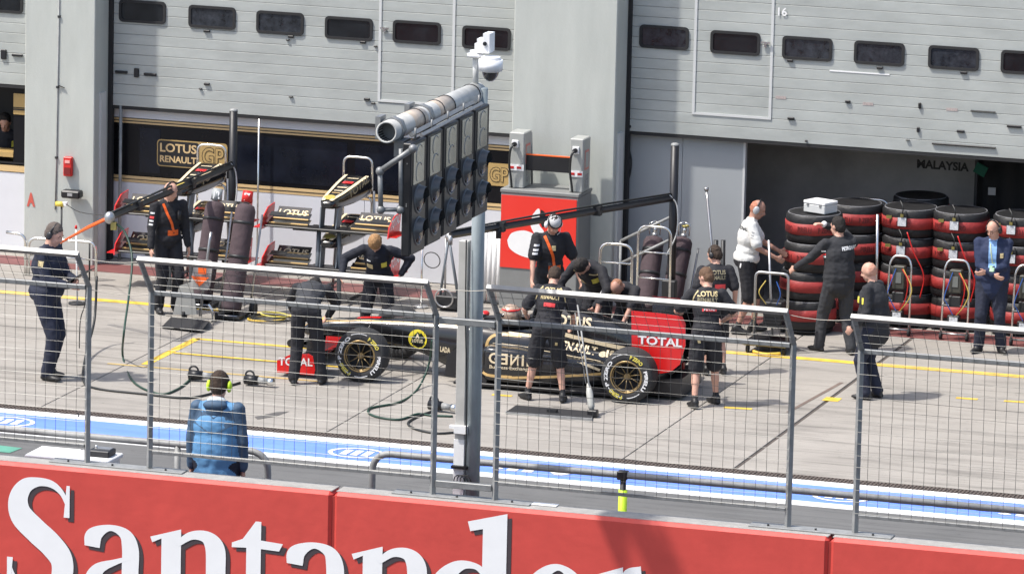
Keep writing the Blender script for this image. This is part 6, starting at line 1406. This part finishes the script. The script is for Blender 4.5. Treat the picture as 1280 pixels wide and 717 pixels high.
s1 = stack(1008, 413, 4, 'leaning stack by the padded jacket man', lean=(.015, .02), z0=.06)
s2 = stack(1066, 399, 4, 'stack behind the padded jacket man', z0=.06)
s3 = stack(1133, 404, 4, 'stack behind the bald man', z0=.06)
s4 = stack(1196, 409, 4, 'stack left of the open jacket man', z0=.06)
s5 = stack(1272, 415, 4, 'stack at the right edge', z0=.06)
s6 = stack(1146, 391, 4, 'stack hidden at the back', z0=.08)
# silver case on the leaning stack
tc_ = s1[3].location; zc0 = tc_.z+.380
sc_ = thing('silver_case', 'white and silver case lying on top of the leaning tyre stack', 'case', (tc_.x+.06, tc_.y, zc0)); rot = Matrix.Rotation(R(-22), 3, 'Z'); c_0 = Vector((tc_.x+.08, tc_.y-.02, zc0+.075))
MB().box(c_0+Vector((0, 0, -.02)), (.34, .28, .11), rot, bev=.008).build('body', M_trim, sc_); MB().box(c_0+Vector((0, 0, .058)), (.345, .285, .035), rot, bev=.006).build('lid', M_white, sc_)
MB().box(c_0+rot @ Vector((-.173, 0, -.02)), (.006, .16, .05), rot).build('handle', M_dark, sc_)
for s_ in (-1, 1): MB().box(c_0+rot @ Vector((s_*.10, -.145, .03)), (.03, .008, .04), rot).build('latch', M_alu, sc_)
# tube frames with heater boxes in front of the stacks
def heater(px0, px1, ytop, ybot, yd, label, k=0):
    y = yd; x0, x1 = F(px0, ybot, y).x, F(px1, ybot, y).x; z1_ = F((px0+px1)/2, ytop, y).z; xm = (x0+x1)/2
    t = thing('heater_trolley', label, 'trolley', (xm, y, 0), 0, 'tube trolleys with heater boxes before the tyres')
    MB().tube(arcpts([(x0, y, .06), (x0+.01, y+.06, z1_-.1), (x0+.06, y+.08, z1_), (x1-.06, y+.08, z1_), (x1-.01, y+.06, z1_-.1), (x1, y, .06)], .09), .016, 8).build('frame_tube', M_chrome, t)
    MB().bb(xm-.09, xm+.07, y+.0, y+.12, z1_-.42, z1_-.12, bev=.01).build('control_box', mat('box_olive', (.05, .05, .04), .5), t); MB().bb(xm-.045, xm+.03, y-.008, y, z1_-.34, z1_-.2).build('display', mat('display_grey', (.16, .17, .16), .3), t)
    MB().bb(xm-.09, xm+.07, y, y+.12, z1_-.60, z1_-.46, bev=.01).build('lower_box', M_dark, t)
    MB().bb(xm-.10, xm+.06, y+.0, y+.1, .16, .32, bev=.01).build('base_box', M_dark, t); MB().bb(xm-.07, xm+.04, y-.006, y+.0, .18, .30).build('white_card', mat('card_white', (.6, .62, .64), .6, var=.5, vs=60), t)
    for j, (m_, dx) in enumerate(((M_red, .10), (mat('cable_yellow', (.6, .45, .10), .5), .14), (mat('cable_blue', (.03, .10, .35), .5), -.10))):
        MB().tube(spline([(xm+dx*.4, y-.01, z1_-.15), (xm+dx*1.3, y-.05, z1_-.3-.08*j), (xm+dx, y-.04, z1_-.55), (xm+dx*.2, y-.02, z1_-.7)], 6), .007, 5).build('lead', m_, t)
    for s_ in (x0, x1): MB().cyl((s_-.015, y, .05), (s_+.015, y, .05), .05, n=12).build('castor', M_rubber, t)
    MB().tube([(x0, y, .08), (x1, y, .08)], .014, 6).build('base_tube', M_alu, t); MB().tube([(x0, y+.01, .45), (x1, y+.01, .45)], .010, 6).build('rung', M_alu, t)
ys = G(1133, 412).y-.42
heater(1107, 1136, 321, 412, ys, 'heater trolley behind the bald man, left of three'); heater(1176, 1209, 326, 414, ys-.02, 'heater trolley left of the man in the open jacket'); heater(1264, 1296, 333, 420, ys-.05, 'heater trolley cut by the right edge, beside the man in the open jacket')
# small boxes with cards hanging on the tyre blankets
for k, (st, dx, lab) in enumerate(((s3, -.02, 'stack behind the bald man'), (s4, .0, 'stack left of the open jacket man'), (s5, -.05, 'stack at the right edge'))):
    for j, lv in ((0, 3), (1, 2)):
        c = st[lv].location; y0 = c.y-.385; z = c.z+.20; x = c.x+dx
        t = thing('heater_plug', f"{'upper' if j == 0 else 'lower'} plug box with white card on the {lab}", 'plug box', (x, y0, z), 0, 'plug boxes hanging on the tyre blankets')
        MB().bb(x-.06, x+.06, y0-.01, y0+.02, z-.02, z+.14).build('box', M_dark, t); MB().bb(x-.055, x+.055, y0-.016, y0-.010, z-.03, z+.08).build('white_card', mat('card_white', (.6, .62, .64)), t)
        MB().bb(x-.02, x+.02, y0-.03, y0-.016, z+.09, z+.13).build('plug', mat('brass', (.35, .30, .10)), t); MB().tube(spline([(x, y0-.02, z+.12), (x+.02, y0-.05, z+.22), (x-.03, y0-.01, z+.30)], 5), .008, 5).build('lead', M_hose, t)
        MB().bb(x-.22, x-.15, y0+.03, y0+.05, z+.05, z+.09).build('brass_tag', mat('brass', (.35, .30, .10)), t)
for k, (px, py, st) in enumerate(((1160, 320, s3), (1222, 325, s4))):
    c = st[3].location; y0 = c.y-.42; o = hose(['red lead curving down the stack behind the bald man', 'red lead curving down the stack left of the open jacketed man'][k], [(c.x+.06, y0, c.z+.10), (c.x+.16, y0-.02, c.z-.15), (c.x+.30, y0, c.z-.45), (c.x+.26, y0, c.z-.75)], .009, M_red, 'lead', 'red_lead', 'red leads on the tyre stacks')
# chrome hoops seen over the rear stacks
y_ = s2[0].location.y+.45; t = hoop('chrome frame hoop rising behind the second tyre stack', F(1064, 260, y_).x, F(1111, 260, y_).x, y_, 0, F(1088, 249, y_).z, .016, 1, cat='hoop stand', nm='hoop_stand')
o = MB().tube([F(1097, 268, 6.2), F(1095, 395, 6.2)], .02, 8).build('upright_tube', M_chrome); o.location.z -= 0; tag(o, 'chrome upright between the second and third tyre stacks', 'upright')
# trolley pushed by the man in the white shirt
y_ = G(958, 440).y; x0, x1 = F(943, 400, y_).x, F(984, 400, y_).x; zt2 = F(963, 341, y_).z
t = thing('wheeled_trolley', 'tube framed trolley with black trays in front of the white shirted man', 'trolley', ((x0+x1)/2, y_, 0))
MB().tube(arcpts([(x0, y_, .1), (x0, y_, zt2), (x1, y_, zt2), (x1, y_, .1)], .07), .018, 8).build('frame_tube', M_alu, t)
MB().tube([(x0, y_+.01, zt2*.55), (x1, y_+.01, zt2*.55)], .012, 6).build('rung', M_alu, t)
xm = (x0+x1)/2; MB().bb(x0+.05, x1-.05, y_+.05, y_+.4, zt2*.30, zt2*.34).build('shelf', M_dark, t); MB().bb(xm-.12, xm+.12, y_+.06, y_+.3, zt2*.34, zt2*.62, bev=.01).build('pump_unit', M_dark, t)
MB().bb(x0-.10, x1+.03, y_-.16, y_+.4, .10, .15, bev=.01).build('tray', M_black, t); MB().tube([(x0-.1, y_-.17, .12), (x1+.03, y_-.17, .12)], .012, 6).build('tray_edge', M_alu, t)
MB().tube(spline([(x0+.05, y_-.2, .04), (xm, y_-.26, .03), (x1-.02, y_-.2, .04)], 6), .018, 6).build('yellow_hose', M_yellow, t)
MB().tube([(xm, y_+.1, .2), F(961, 300, y_+.2)], .016, 8).build('handle', M_alu, t)
for dx, m_ in ((-.08, mat('cable_yellow', (.6, .45, .10))), (.06, mat('cable_blue', (.03, .10, .35)))): MB().tube(spline([(xm+dx, y_+.04, zt2*.6), (xm+dx*2, y_-.02, zt2*.75), (xm+dx, y_, zt2*.9)], 5), .007, 5).build('lead', m_, t)
for q in ((x0-.05, -.1), (x1, -.1), (x0-.05, .35), (x1, .35)): MB().cyl((q[0]-.015, y_+q[1], .055), (q[0]+.015, y_+q[1], .055), .055, n=12).build('castor', M_rubber, t)
# --- board and pole in front of the sidepod
t = thing('rubber_board', 'flat black board lying on the lane at the near mechanic\'s feet', 'board', G(688, 515)); P_ = [G(633, 516, .012), G(645, 508, .012), G(744, 516, .012), G(739, 524, .012)]
MB().prism(P_, (0, 0, .02)).build('plate', M_rubber, t); MB().prism([G(632, 517.5, .0), G(740, 526, .0), G(740, 524, .0), G(633, 516, .0)], (0, 0, .03)).build('edge_strip', M_galvd, t); MB().bb(G(690, 518).x-.06, G(690, 518).x+.06, G(690, 518).y-.03, G(690, 518).y+.04, .034, .07).build('clip', M_dark, t)
pb2 = G(741, 521); pt2 = F(722, 381, pb2.y+.55); t = thing('lifting_pole', 'slanting silver pole with a white grip standing before the rear wheel', 'pole', (pb2.x, pb2.y, 0))
d = pt2-pb2; MB().tube([pb2+Vector((0, 0, .05)), pt2], .011, 8).build('shaft', M_galvd, t)
mb = MB(); MB().tube([pb2+d*.06, pb2+d*.10, pb2+d*.22, pb2+d*.30], .03, 10, rs=[.025, .045, .042, .018]).build('white_grip', mat('grip_white', (.38, .38, .35), .5), t); MB().box(pb2+Vector((0, 0, .045)), (.12, .10, .09), bev=.01).build('foot', M_black, t)
o = MB().tube([pb2+d*.3+Vector((-.03, 0, .0)), pt2+Vector((-.03, 0, -.1))], .006, 6).build('cable', M_galvd, t)
# front jack head seen left of the bending mechanic
jp = G(349, 447); t = thing('nose_jack', 'black nose jack left of the bending mechanic', 'jack', (jp.x, jp.y+.8, 0)); x, y = jp.x, jp.y+.8
MB().bb(x-.12, x+.14, y-.1, y+.1, .04, .10, bev=.01).build('base', M_dark, t); MB().tube([(x-.08, y, .1), (x+.05, y, .42)], .03, 8).build('lever', M_galvd, t); MB().bb(x-.12, x+.12, y-.08, y+.08, .40, .55, bev=.02).build('head', M_dark, t)
MB().tube([(x-.1, y, .5), (x-.14, y-.15, .52)], .02, 6).build('grip', M_alu, t)
for s_ in (-.1, .12): MB().cyl((x+s_, y-.1, .05), (x+s_, y-.07, .05), .05, n=12).build('wheel', M_rubber, t)
